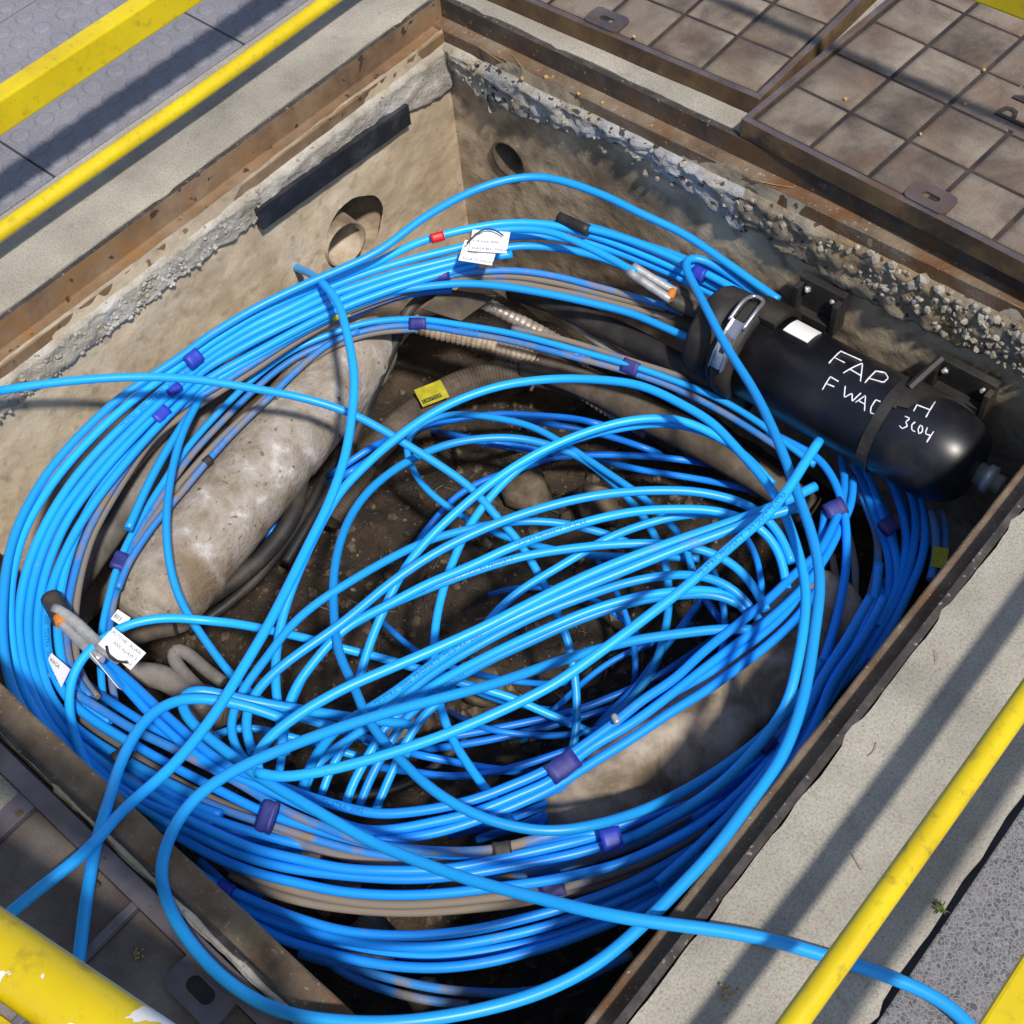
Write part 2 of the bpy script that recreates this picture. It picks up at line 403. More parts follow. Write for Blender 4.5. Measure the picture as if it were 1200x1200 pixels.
def ring_sheet(name, big, hole, z, mat):
    a, b, c, d = big; e, f, g, h = hole
    mb = MB()
    mb.add([(a, c, z), (b, c, z), (b, d, z), (a, d, z), (e, g, z), (f, g, z), (f, h, z), (e, h, z)],
           [(0, 1, 5, 4), (1, 2, 6, 5), (2, 3, 7, 6), (3, 0, 4, 7)])
    o = mb.build(name, mat); o['kind'] = 'structure'; return o
ring_sheet('ground', (-60, 60, -60, 60), (-0.043, 1.573, -1.643, 0.043), -0.034, M['ground'])

def apron(name, x0, x1, y0, y1, rough_edges, parent, step=0.018):
    """a concrete strip with thickness; the listed sides have a crumbled edge"""
    nx = max(4, int((x1 - x0) / step)); ny = max(4, int((y1 - y0) / step))
    vs = []; fs = []
    for j in range(ny + 1):
        for i in range(nx + 1):
            x = x0 + (x1 - x0) * i / nx; y = y0 + (y1 - y0) * j / ny
            z = 0.0012 * fbm(x, y, 3.1, 9.0, 3)
            def jag(t):
                k = fbm(t, 7.7, 1.3, 14.0, 4)
                return min(0.0055, max(-0.006, 0.0045 * k + (0.004 if k > 0.35 else 0.0)))
            if i == nx and 'x1' in rough_edges: x += jag(y) ; z = -0.0006
            if i == 0 and 'x0' in rough_edges: x -= jag(y + 5); z = -0.0006
            if j == ny and 'y1' in rough_edges: y += jag(x + 9); z = -0.0006
            if j == 0 and 'y0' in rough_edges: y -= jag(x + 13); z = -0.0006
            vs.append((x, y, z))
    W = nx + 1
    for j in range(ny):
        for i in range(nx):
            fs.append((j * W + i, j * W + i + 1, (j + 1) * W + i + 1, (j + 1) * W + i))
    loop = [i for i in range(W)] + [j * W + nx for j in range(1, ny + 1)] + [ny * W + i for i in range(nx - 1, -1, -1)] + [j * W for j in range(ny - 1, 0, -1)]
    b = len(vs)
    for k in loop:
        vs.append((vs[k][0], vs[k][1], -0.036))
    n = len(loop)
    for k in range(n):
        k2 = (k + 1) % n
        fs.append((loop[k2], loop[k], b + k, b + k2))
    mb = MB(); mb.add(vs, fs)
    return mb.build(name, M['apron'], parent, smooth=False)

pav = empty('pavement'); pav['kind'] = 'structure'
apron('concrete_strip', -0.256, -0.0435, -3.2, 0.0435, ('x1',), pav)
apron('concrete_strip', 1.5745, 1.796, -3.2, 0.0435, ('x0', 'x1'), pav)
apron('concrete_strip', -0.256, 1.796, 0.0435, 1.9, ('y0',), pav, 0.02)
apron('concrete_strip', -0.0435, 0.30, -3.2, -1.70, (), pav, 0.05)

# terrazzo pavers on the right, tactile pavers on the left
tm = MB(); tm.box(0, 0.596, 0, 0.596, -0.034, 0.0)
tme = tm.mesh('terrazzo_paver', M['terrazzo'], bevel=0.003)
for i in range(3):
    for j in range(8):
        link('paver', tme, pav, (1.804 + 0.6 * i, -2.55 - 0.6 + 0.6 * j, -0.001))
dm = MB(); dm.box(0, 0.503, 0, 0.503, -0.034, 0.0)
dme = dm.mesh('tactile_base', M['tactile'], bevel=0.0025)
bm = bmesh.new(); bm.from_mesh(dme)
for i in range(8):
    for j in range(8):
        cx, cy = 0.0315 + 0.063 * i, 0.0315 + 0.063 * j
        rings = []
        for rr, zz in ((0.0215, -0.001), (0.0205, 0.002), (0.0175, 0.0042), (0.013, 0.005)):
            rings.append([bm.verts.new((cx + rr * math.cos(2 * math.pi * k / 14), cy + rr * math.sin(2 * math.pi * k / 14), zz)) for k in range(14)])
        for a, b_ in zip(rings, rings[1:]):
            for k in range(14):
                bm.faces.new((a[k], a[(k + 1) % 14], b_[(k + 1) % 14], b_[k])).smooth = True
        bm.faces.new(rings[-1])
bm.to_mesh(dme); bm.free()
for i in range(4):
    for j in range(9):
        link('paver', dme, pav, (-0.262 - 0.503 - 0.508 * i, -2.866 + 0.508 * j, -0.001 - 0.0005 * random.random()))

# ------------------------------------------------------------------ the pit
pit = empty('cable_pit', (0, 0, FLOOR))
tag(pit, 'open concrete cable pit with rusty steel rim, full of blue cable', 'pit')
def pitpart(o):
    o.parent = pit; o.matrix_parent_inverse = Matrix.Translation((0, 0, -FLOOR)); return o

def wall_grid(name, fn, a0, a1, b0, b1, step, holes, mat):
    """fn(a, b, d) -> point: a along the wall, b = height, d = depth towards the pit"""
    na = int((a1 - a0) / step); nb = int((b1 - b0) / step)
    ab = np.zeros((nb + 1, na + 1, 2))
    for j in range(nb + 1):
        for i in range(na + 1):
            ab[j, i] = (a0 + (a1 - a0) * i / na, b0 + (b1 - b0) * j / nb)
    inside = np.zeros((nb + 1, na + 1), bool)
    for (ca, cb, r, irr) in holes:
        for j in range(nb + 1):
            for i in range(na + 1):
                da, db = ab[j, i, 0] - ca, ab[j, i, 1] - cb
                th = math.atan2(db, da)
                rr = r * (1 + irr * (math.sin(3 * th + 1) * 0.5 + math.sin(5 * th) * 0.3 + math.sin(9 * th + 2) * 0.2))
                d = math.hypot(da, db)
                if d < rr + step * 0.75:
                    if d < rr - step * 0.6: inside[j, i] = True
                    else:
                        ab[j, i] = (ca + da / max(d, 1e-6) * rr, cb + db / max(d, 1e-6) * rr)
    vs = []; fs = []
    for j in range(nb + 1):
        for i in range(na + 1):
            a, b = ab[j, i]
            d = 0.006 * fbm(a, b, 2.2, 3.5, 3) + 0.0022 * fbm(a, b, 5.0, 22.0, 3)
            vs.append(fn(a, b, d))
    W = na + 1
    for j in range(nb):
        for i in range(na):
            q = [(j, i), (j, i + 1), (j + 1, i + 1), (j + 1, i)]
            if any(inside[p] for p in q): continue
            fs.append(tuple(p[0] * W + p[1] for p in q))
    mb = MB(); mb.add(vs, fs)
    return pitpart(mb.build(name, mat, smooth=True))

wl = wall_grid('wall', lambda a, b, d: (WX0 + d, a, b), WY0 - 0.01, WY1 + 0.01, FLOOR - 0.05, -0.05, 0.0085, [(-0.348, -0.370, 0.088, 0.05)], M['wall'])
wb = wall_grid('wall', lambda a, b, d: (a, WY1 - d, b), WX0 - 0.01, WX1 + 0.01, FLOOR - 0.05, -0.05, 0.009, [(0.163, -0.325, 0.049, 0.0)], M['wall_dark'])
wr = wall_grid('wall', lambda a, b, d: (WX1 - d, a, b), WY0 - 0.01, WY1 + 0.01, FLOOR - 0.05, -0.05, 0.03, [], M['wall_dark'])
wf = wall_grid('wall', lambda a, b, d: (a, WY0 + d, b), WX0 - 0.01, WX1 + 0.01, FLOOR - 0.05, -0.05, 0.03, [], M['wall_dark'])
for o, lb in ((wl, 'sunlit tan concrete wall with broken duct mouth'), (wb, 'stained concrete wall with round duct hole behind the closure')):
    o['label'] = lb

def open_pipe(name, P0, P1, r, th, mat, seg=28, parent=None):
    P0 = np.array(P0, float); P1 = np.array(P1, float)
    mb = MB(); T = (P1 - P0) / np.linalg.norm(P1 - P0)
    n = np.cross(T, (0, 0, 1.0)); n /= np.linalg.norm(n); b = np.cross(T, n)
    prof = [(P0, r), (P1, r), (P1, r - th), (P0, r - th)]
    vs = []
    for p, rr in prof:
        for k in range(seg):
            a = 2 * math.pi * k / seg
            vs.append(p + rr * (math.cos(a) * n + math.sin(a) * b))
    fs = []
    for s in range(3):
        for k in range(seg):
            k2 = (k + 1) % seg
            fs.append((s * seg + k, s * seg + k2, (s + 1) * seg + k2, (s + 1) * seg + k))
    fs.append(tuple(3 * seg + k for k in range(seg)))        # plug deep inside
    mb.add(vs, fs)
    return mb.build(name, mat, parent, smooth=True)

# duct mouth in the left wall: earth cavity, old clay pipe stub
d1 = pitpart(open_pipe('duct_cavity', (-0.34, -0.352, -0.372), (-0.014, -0.352, -0.372), 0.125, 0.010, M['wall_dark']))
d2 = pitpart(open_pipe('duct_pipe', (-0.26, -0.365, -0.372), (0.012, -0.388, -0.374), 0.056, 0.005, M['sleeve_tan']))
d3 = pitpart(open_pipe('duct_pipe', (0.163, 0.34, -0.325), (0.163, -0.0045, -0.325), 0.051, 0.008, M['stone']))

# rough mortar under the steel ledge, both visible sides
def mortar_band(name, fn, a0, a1, mat, lower, depth, lump, seed, step=0.008, top=-0.084):
    na = int((a1 - a0) / step); nb = 16
    vs = []; fs = []
    for i in range(na + 1):
        a = a0 + (a1 - a0) * i / na
        lo = lower(a) + 0.014 * fbm(a, seed, 0, 9.0, 4) + 0.008 * fbm(a, seed, 4, 40.0, 2)
        for j in range(nb + 1):
            t = j / nb
            z = top + (lo - top) * t
            d = depth * (1 - 0.25 * t)
            d += lump * fbm(a, z, seed, 26.0, 4) + lump * 0.5 * abs(fbm(a, z, seed + 3, 60.0, 2))
            if j == nb: d = -0.012
            elif j == nb - 1: d = d * 0.75
            if j == 0: d = -0.01; z += 0.006
            vs.append(fn(a, z, max(d, -0.012)))
    W = nb + 1
    for i in range(na):
        for j in range(nb):
            fs.append((i * W + j, (i + 1) * W + j, (i + 1) * W + j + 1, i * W + j + 1))
    mb = MB(); mb.add(vs, fs)
    o = mb.build(name, mat, smooth=True)
    return pitpart(o)
fl = lambda a, z, d: (WX0 + d, a, z)
fb = lambda a, z, d: (a, WY1 - d, z)
ml = mortar_band('mortar', fl, -1.58, 0.0, M['mortar'], lambda a: -0.152 - 0.05 * max(0, (a + 0.75) / 0.75) ** 1.0, 0.012, 0.0065, 1.0)
mr1 = mortar_band('mortar', fb, 0.0, 0.13, M['mortar'], lambda a: -0.15 - 0.25 * max(0, a - 0.02) * 2.0, 0.016, 0.012, 2.0, 0.006)
mr2 = mortar_band('mortar', fb, 0.115, 0.80, M['mortar_grey'], lambda a: -0.150 - 0.03 * math.sin(a * 9) - 0.05 * max(0, a - 0.45), 0.018, 0.011, 3.0)
mr3 = mortar_band('mortar', fb, 0.785, 1.525, M['mortar_tan'], lambda a: -0.190 - 0.02 * math.sin(a * 7), 0.014, 0.010, 4.0)

ico = bmesh.new(); bmesh.ops.create_icosphere(ico, subdivisions=2, radius=1.0)
ICO_V = [tuple(v.co) for v in ico.verts]; ICO_F = [tuple(v.index for v in f.verts) for f in ico.faces]; ico.free()
ico = bmesh.new(); bmesh.ops.create_icosphere(ico, subdivisions=1, radius=1.0)
ICO1_V = [tuple(v.co) for v in ico.verts]; ICO1_F = [tuple(v.index for v in f.verts) for f in ico.faces]; ico.free()
def pebble(mb, c, r, rnd, hi=False):
    sx, sy, sz = [r * rnd.uniform(0.7, 1.2) for _ in range(3)]
    q = Matrix.Rotation(rnd.uniform(0, 6.28), 3, Vector((rnd.random() - .5, rnd.random() - .5, rnd.random() - .5)).normalized())
    k = rnd.uniform(0, 50)
    vs = []
    V_, F_ = (ICO_V, ICO_F) if hi else (ICO1_V, ICO1_F)
    for v in V_:
        w = 1 + 0.55 * noise.noise(Vector(v) * 1.3 + Vector((k, 0, 0)))
        p = q @ Vector((v[0] * sx * w, v[1] * sy * w, v[2] * sz * w))
        vs.append((c[0] + p.x, c[1] + p.y, c[2] + p.z))
    mb.add(vs, F_)

rnd = random.Random(3)
mb = MB()
for k in range(240):
    a = rnd.uniform(1.04, 1.5); t = rnd.random()
    z = -0.078 - 0.11 * t * (0.6 + 0.4 * min(1, (a - 1.0) / 0.3)); r = rnd.uniform(0.004, 0.013) * (1.1 - 0.4 * t)
    pebble(mb, (a, -0.010 - rnd.uniform(0, 0.005), z), r * 0.9, rnd)
for k in range(120):
    a = rnd.uniform(0.02, 1.04); pebble(mb, (a, -0.009 - rnd.uniform(0, 0.006), -0.085 - rnd.uniform(0, 0.07)), rnd.uniform(0.003, 0.009), rnd)
p_ = mb.build('pebbles', M['pebble'], mr3); p_['kind'] = 'stuff'
mb = MB()
for k in range(420):
    a = rnd.uniform(-1.5, -0.55)
    pebble(mb, (0.006 + rnd.uniform(0, 0.006), a, -0.09 - rnd.uniform(0, 0.06)), rnd.uniform(0.0025, 0.0065), rnd)
p_ = mb.build('pebbles', M['mortar'], ml); p_['kind'] = 'stuff'

# black strip pressed into the mortar of the left wall
mb = MB(); n = 30
vs = []; fs = []
for i in range(n + 1):
    y = -0.150 - 0.44 * i / n
    zt = -0.142 + 0.022 * i / n; zb = zt - 0.052
    dx = 0.0015 * fbm(y, 1, 1, 20, 2)
    for (x, z) in ((0.004, zt), (0.0215 + dx, zt), (0.0205 + dx, zb), (0.004, zb)): vs.append((x, y, z))
for i in range(n):
    for k in range(4):
        k2 = (k + 1) % 4
        fs.append((i * 4 + k, i * 4 + k2, (i + 1) * 4 + k2, (i + 1) * 4 + k))
fs += [(3, 2, 1, 0), (n * 4, n * 4 + 1, n * 4 + 2, n * 4 + 3)]
mb.add(vs, fs); bs = pitpart(mb.build('black_strip', M['tar'])); bs['label'] = 'flat black strip set into the pale mortar'

# steel rim: a vertical leg with a ledge on each side
def rim(name, axis, fixed, inward, a0, a1, m_leg, m_ledge, ledge_w=0.052, drop=0.052, thick=0.022):
    """axis 'x' or 'y' = direction the rim runs"""
    def box(mb, d0, d1, z0, z1, e0, e1):
        lo, hi = sorted((fixed + inward * d0, fixed + inward * d1))
        if axis == 'y': mb.box(lo, hi, e0, e1, z0, z1)
        else: mb.box(e0, e1, lo, hi, z0, z1)
    mb = MB(); box(mb, -0.012, 0.0, -drop, -0.0015, a0, a1)
    leg = pitpart(mb.build(name, m_leg, bevel=0.0012))
    leg.data.materials.append(M['rust_top'])
    for p in leg.data.polygons:
        if p.normal.z > 0.5: p.material_index = 1
    n = int((a1 - a0) / 0.02); vs = []; fs = []
    for i in range(n + 1):
        a = a0 + (a1 - a0) * i / n
        w = ledge_w + 0.0012 * fbm(a, fixed, 2, 20, 3)
        for d, z in ((0.0002, -drop - thick), (0.0002, -drop + 0.002), (w * 0.35, -drop + 0.0006), (w - 0.003, -drop + 0.0005 * fbm(a, 2, 2, 30, 2)), (w, -drop - 0.003), (w - 0.001, -drop - thick + 0.003), (w - 0.004, -drop - thick)):
            p = fixed + inward * d
            vs.append((p, a, z) if axis == 'y' else (a, p, z))
    K = 7
    flip = (axis == 'y') == (inward > 0)
    for i in range(n):
        for k in range(K):
            k2 = (k + 1) % K
            f = (i * K + k, i * K + k2, (i + 1) * K + k2, (i + 1) * K + k)
            fs.append(f[::-1] if flip else f)
    fs += [tuple(range(K)), tuple(n * K + k for k in range(K - 1, -1, -1))]
    mb = MB(); mb.add(vs, fs)
    o = mb.build('ledge', m_ledge, leg, smooth=False)
    return leg
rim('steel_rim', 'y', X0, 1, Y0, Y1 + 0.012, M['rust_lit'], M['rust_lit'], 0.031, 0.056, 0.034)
rim('steel_rim', 'x', Y1, -1, X0, X1, M['rust_shaded'], M['ledge'], 0.031, 0.050, 0.038)
rim('steel_rim', 'y', X1, -1, Y0, Y1, M['rust_shaded'], M['ledge'], 0.034, 0.04, 0.03)
rim('steel_rim', 'x', Y0, 1, X0, X1, M['rust_shaded'], M['ledge'], 0.044, 0.025, 0.03)

# soil at the bottom of the pit
n = 110; vs = []; fs = []
for j in range(n + 1):
    for i in range(n + 1):
        x = -0.02 + 1.57 * i / n; y = -1.62 + 1.64 * j / n
        z = -0.80 + 0.06 * fbm(x, y, 0.4, 2.6, 3) + 0.018 * fbm(x, y, 1.4, 14.0, 3) + 0.10 * max(0, 0.35 - y - 1.45) * 0 - 0.05 * min(1, max(0, x - 0.9))
        vs.append((x, y, z))
for j in range(n):
    for i in range(n):
        fs.append((j * (n + 1) + i, j * (n + 1) + i + 1, (j + 1) * (n + 1) + i + 1, (j + 1) * (n + 1) + i))
mb = MB(); mb.add(vs, fs)
so = mb.build('soil', M['soil'], smooth=True); so['kind'] = 'structure'
def soil_z(x, y):
    return -0.80 + 0.06 * fbm(x, y, 0.4, 2.6, 3) + 0.018 * fbm(x, y, 1.4, 14.0, 3) - 0.05 * min(1, max(0, x - 0.9))
mb = MB(); rnd = random.Random(11)
for k in range(1500):
    x = rnd.uniform(0.1, 1.45); y = rnd.uniform(-1.55, -0.06); r = rnd.choice((0.002, 0.003, 0.003, 0.004, 0.006, 0.009))
    pebble(mb, (x, y, soil_z(x, y) + r * 0.3), r, rnd)
for k in range(420):
    x = rnd.uniform(0.2, 1.4); y = rnd.uniform(-1.4, -0.2); r = rnd.uniform(0.008, 0.02)
    pebble(mb, (x, y, soil_z(x, y) - r * 0.1), r, rnd)
gr = mb.build('gravel', M['gravel']); tag(gr, 'loose wet gravel scattered over the soil of the pit', 'gravel', kind='stuff')
mb = MB()
for k in range(170):
    x = rnd.uniform(0.35, 1.4); y = rnd.uniform(-1.3, -0.3); a = rnd.uniform(0, 6.28); L = rnd.uniform(0.015, 0.06)
    z = soil_z(x, y) + 0.008
    P = np.array([(x + L * t * math.cos(a), y + L * t * math.sin(a), z + rnd.uniform(-.002, .004)) for t in (0, 0.5, 1)])
    tube(mb, P, rnd.uniform(0.0008, 0.002), 5)
tw = mb.build('leaf_litter', M['brown_cable'], smooth=False); tag(tw, 'dark twigs and leaf litter on the pit soil', 'litter', kind='stuff')
# stones lying below the coil
rnd = random.Random(5)
ST = [((300, 985), -0.55, 0.05), ((350, 1005), -0.57, 0.045), ((330, 1052), -0.58, 0.05), ((400, 1040), -0.6, 0.045), ((230, 860), -0.5, 0.055),
      ((250, 835), -0.52, 0.06), ((500, 1165), -0.6, 0.04), ((700, 590), -0.74, 0.05), ((430, 1105), -0.6, 0.06), ((560, 800), -0.76, 0.05), ((470, 850), -0.76, 0.06), ((620, 575), -0.76, 0.05)]
WHERE = ['under the left of the lower coil', 'just right of the purple tape below the coil', 'under the mud-coated strands at lower left', 'below the mud-coated strands near the front rim',
         'between the tags and the front rim', 'beside the bent grey pipe', 'below the lowest coil strands', 'on the soil under the arched cables', 'beneath the lowest dusty cables',
         'on the soil under the thick cable fan', 'on the soil left of the cable fan', 'on the soil below the yellow sticker']
for ((u, v), z, r), w in zip(ST, WHERE):
    mb = MB(); p = at(u, v, z); pebble(mb, p, r, rnd, True)
    o = mb.build('stone', M['stone'], smooth=True); tag(o, 'muddy brown stone ' + w, 'stone', 'stones in the bottom of the pit')

# ------------------------------------------------------------------ iron covers
def oval(cx, cy, L, W, n=8):
    pts = []
    for s, a0 in ((1, -90), (-1, 90)):
        for k in range(n + 1):
            a = R(a0 + 180 * k / n)
            pts.append((cx + s * (L / 2 - W / 2) + W / 2 * math.cos(a), cy + W / 2 * math.sin(a)))
    return pts
def lug_part(parent, cx, cy, L, W, z0, z1, hl, hw, rz=0.0, mat=None, name='lifting_lug'):
    """rounded plate with an oval key hole"""
    mb = MB(); h_ = oval(0, 0, hl, hw); n = len(h_)
    o_ = []
    for x, y in h_:
        a = math.atan2(y * hl / hw, x); c_, s_ = math.cos(a), math.sin(a)
        o_.append((math.copysign(abs(c_) ** 0.45, c_) * L / 2, math.copysign(abs(s_) ** 0.45, s_) * W / 2))
    vs = [(x, y, z1) for x, y in o_] + [(x, y, z1) for x, y in h_] + [(x, y, z0) for x, y in o_] + [(x, y, z1 - 0.0055) for x, y in h_]
    fs = []
    for k in range(n):
        k2 = (k + 1) % n
        fs += [(k, k2, n + k2, n + k), (k2, k, 2 * n + k, 2 * n + k2), (n + k, n + k2, 3 * n + k2, 3 * n + k)]
    mb.add(vs, fs)
    o = mb.build(name, mat or M['steel'], parent); o.location = (cx, cy, 0); o.rotation_euler = (0, 0, rz)
    mb = MB(); mb.add([(x, y, z1 - 0.005) for x, y in h_], [tuple(range(n))])
    mb.build('key_hole_dark', M['tape_black'], o)  # black disc paints in the dark of the hole's depth
    return o

def cover(name, loc, rz, nx, ny, pitch, border, rib, th, label, lug=None, skip=(), x_from=0):
    c = empty(name, loc, rz); tag(c, label, 'cover', 'iron pit covers')
    Lx = 2 * border + nx * pitch + rib; Ly = 2 * border + ny * pitch + rib
    mb = MB()
    mb.box(0, Lx, 0, border, 0, th); mb.box(0, Lx, Ly - border, Ly, 0, th)
    mb.box(0, border, border, Ly - border, 0, th); mb.box(Lx - border, Lx, border, Ly - border, 0, th)
    fr = mb.build('frame', M['steel'], c, bevel=0.0015)
    fr.data.materials.append(M['steel_side'])
    for p in fr.data.polygons:
        if abs(p.normal.z) < 0.3: p.material_index = 1
    mb = MB()
    for i in range(nx + 1):
        x = border + pitch * i
        if i in (0, nx): mb.box(x + (0 if i else 0.0004), x + rib, border, Ly - border, 0.004, th - 0.0052)
        else: mb.box(x, x + rib, border, Ly - border, 0.004, th - 0.0052)
    for j in range(ny + 1):
        y = border + pitch * j
        for i in range(nx):
            if (i, j) in skip: continue
            mb.box(border + pitch * i + rib, border + pitch * (i + 1), y, y + rib, 0.004, th - 0.0056)
    mb.build('rib_grid', M['rib_steel'], c)
    pm = MB(); w = pitch - rib; k = 6; KP = (0.0, 0.025, 0.10, 0.5, 0.90, 0.975, 1.0)
    for (a, b) in [(0, 0)]:
        vs = []; fs = []
        for j in range(k + 1):
            for i in range(k + 1):
                e = min(i, k - i, j, k - j)
                vs.append((w * KP[i], w * KP[j], th - (0.0062 if e == 0 else 0.0022 if e == 1 else 0.0012) ))
        for j in range(k):
            for i in range(k):
                fs.append((j * (k + 1) + i, j * (k + 1) + i + 1, (j + 1) * (k + 1) + i + 1, (j + 1) * (k + 1) + i))
        pm.add(vs, fs)
    pme = pm.mesh('panel', M['panel'], smooth=True)
    for i in range(nx):
        for j in range(ny):
            link('panel', pme, c, (border + rib + pitch * i, border + rib + pitch * j, 0.0004 * random.random()))
    # base plate so nothing shows through
    mb = MB(); mb.box(border * 0.5, Lx - border * 0.5, border * 0.5, Ly - border * 0.5, 0.001, 0.02); mb.build('base_plate', M['steel'], c)
    if lug:
        lug_part(c, lug[0], lug[1], 0.086, 0.058, th - 0.006, th + 0.004, 0.034, 0.014, lug[2], M['steel'])
    return c
PT = 0.127
cov2 = cover('pit_cover', (0.744, 0.031, 0.0006), R(-2.8), 6, 6, PT, 0.013, 0.008, 0.042,
             'right-hand iron grid cover with raised letters, overhanging the pit edge', lug=(0.388, 0.036, 0.0))
cov1 = cover('pit_cover', (-0.056, 0.0745, 0.0006), R(1.6), 6, 6, PT, 0.013, 0.008, 0.042,
             'iron grid cover with round bolt hole lying along the back of the pit', lug=(0.41, 0.036, 0.0))
def text_mesh(body, size, ext=0.0, align='LEFT'):
    cu = bpy.data.curves.new('lettering', 'FONT'); cu.body = body; cu.size = size; cu.extrude = ext; cu.align_x = align
    cu.resolution_u = 2
    ob = bpy.data.objects.new('lettering', cu); COL.objects.link(ob)
    dg = bpy.context.evaluated_depsgraph_get()
    me = bpy.data.meshes.new_from_object(ob.evaluated_get(dg))
    bpy.data.objects.remove(ob); bpy.data.curves.remove(cu)
    return me
# letter plate: a smooth field with raised capitals
mb = MB(); mb.box(0, 0.09, 0, 0.243, 0.03, 0.0406)
pl = mb.build('letter_plate', M['panel'], cov2, bevel=0.001); pl.location = (0.013 + 0.011 + 2.52 * PT, 0.0135 + 0.011 + 2 * PT, 0)
for ch, yy in (('P', 0.012), ('M', 0.070)):
    tme_ = text_mesh(ch, 0.078, 0.002); tme_.materials.append(M['rib_steel'])
    lt = link('raised_letter', tme_, pl, (0.072, yy, 0.0425), (0, 0, R(90))); lt.scale = (1.0, 1.2, 1.0)
# two small bolt holes in the back cover
for (x, y) in ((0.695, 0.180), (0.706, 0.236)):
    mb = MB(); n = 14
    vs = [(0.009 * math.cos(2 * math.pi * k / n), 0.009 * math.sin(2 * math.pi * k / n), 0.0404) for k in range(n)] + \
         [(0.006 * math.cos(2 * math.pi * k / n), 0.006 * math.sin(2 * math.pi * k / n), 0.0408) for k in range(n)] + \
         [(0.006 * math.cos(2 * math.pi * k / n), 0.006 * math.sin(2 * math.pi * k / n), 0.0395) for k in range(n)]
    fs = [(k, (k + 1) % n, n + (k + 1) % n, n + k) for k in range(n)] + [(n + k, n + (k + 1) % n, 2 * n + (k + 1) % n, 2 * n + k) for k in range(n)] + [tuple(2 * n + k for k in range(n))]
    mb.add(vs, fs); o = mb.build('bolt', M['steel_side'], cov1); o.location = (x, y, 0.0)

# cover still in place at the near end: dark frame, rusted plates, one pale infill
c3 = empty('pit_cover', (0.30, -1.645, -0.036)); tag(c3, 'dark rusted cover still in place at the near left end', 'cover', 'iron pit covers')
T3 = 0.032                                           # local top
mb = MB()
mb.box(0.0, 1.35, -0.030, -0.002, 0, T3); mb.box(0.0, 1.35, -0.62, -0.59, 0, T3)
for x in (0.0, 0.196, 0.4295, 0.674, 0.919, 1.164, 1.325):
    w = 0.034 if x == 0.4295 else 0.013
    mb.box(x, x + w, -0.59, -0.030, 0, T3 - 0.002)
fr3 = mb.build('frame', M['steel_near'], c3, bevel=0.0015)
xs = [(0.013, 0.196, 0), (0.209, 0.4295, 1), (0.4635, 0.674, 0), (0.687, 0.919, 0), (0.932, 1.164, 0), (1.177, 1.325, 0)]
for a, b, kind in xs:
    mb = MB(); mb.box(a + 0.0005, b - 0.0005, -0.30, -0.0305, 0.004, T3 - (0.004 if kind else 0.012)); mb.box(a + 0.0005, b - 0.0005, -0.5895, -0.312, 0.004, T3 - 0.012)
    o = mb.build('plate', M['apron'] if kind else M['rust_plate'], c3, bevel=0.004 if kind else 0.002)
    if kind: o['label'] = 'pale concrete infill panel with rounded corner'
lug_part(c3, 0.833, -0.048, 0.098, 0.058, T3 - 0.012, T3 - 0.001, 0.046, 0.022, 0.0, M['steel_near'])
for x, y in ((0.43, -0.016), (0.455, -0.05), (0.60, -0.016), (0.70, -0.018), (0.62, -0.046)):
    mb = MB(); pebble(mb, (0, 0, 0), 0.0055, rnd, True); o = mb.build('rivet', M['steel_side'], c3, smooth=True); o.location = (x, y, T3 - 0.002); o.scale = (1, 1, 0.4)
# cement smeared along the joint between ledge and cover
n = 120; vs = []; fs = []
for i in range(n + 1):
    x = 0.30 + 1.25 * i / n
    k = fbm(x, 3, 3, 9, 4)
    w = max(0.0006, 0.006 + 0.006 * k) if x > 0.76 else max(0.0006, 0.004 * k)
    y = -1.6385 + 0.002 * fbm(x, 8, 1, 14, 3)
    vs += [(x, y - w, -0.006), (x, y - w * 0.4, 0.0006), (x, y + w * 0.4, 0.0006), (x, y + w, -0.006)]
for i in range(n):
    for k in range(3):
        fs.append((i * 4 + k, (i + 1) * 4 + k, (i + 1) * 4 + k + 1, i * 4 + k + 1))
mb = MB(); mb.add(vs, fs); cm = pitpart(mb.build('cement_joint', M['mortar']))

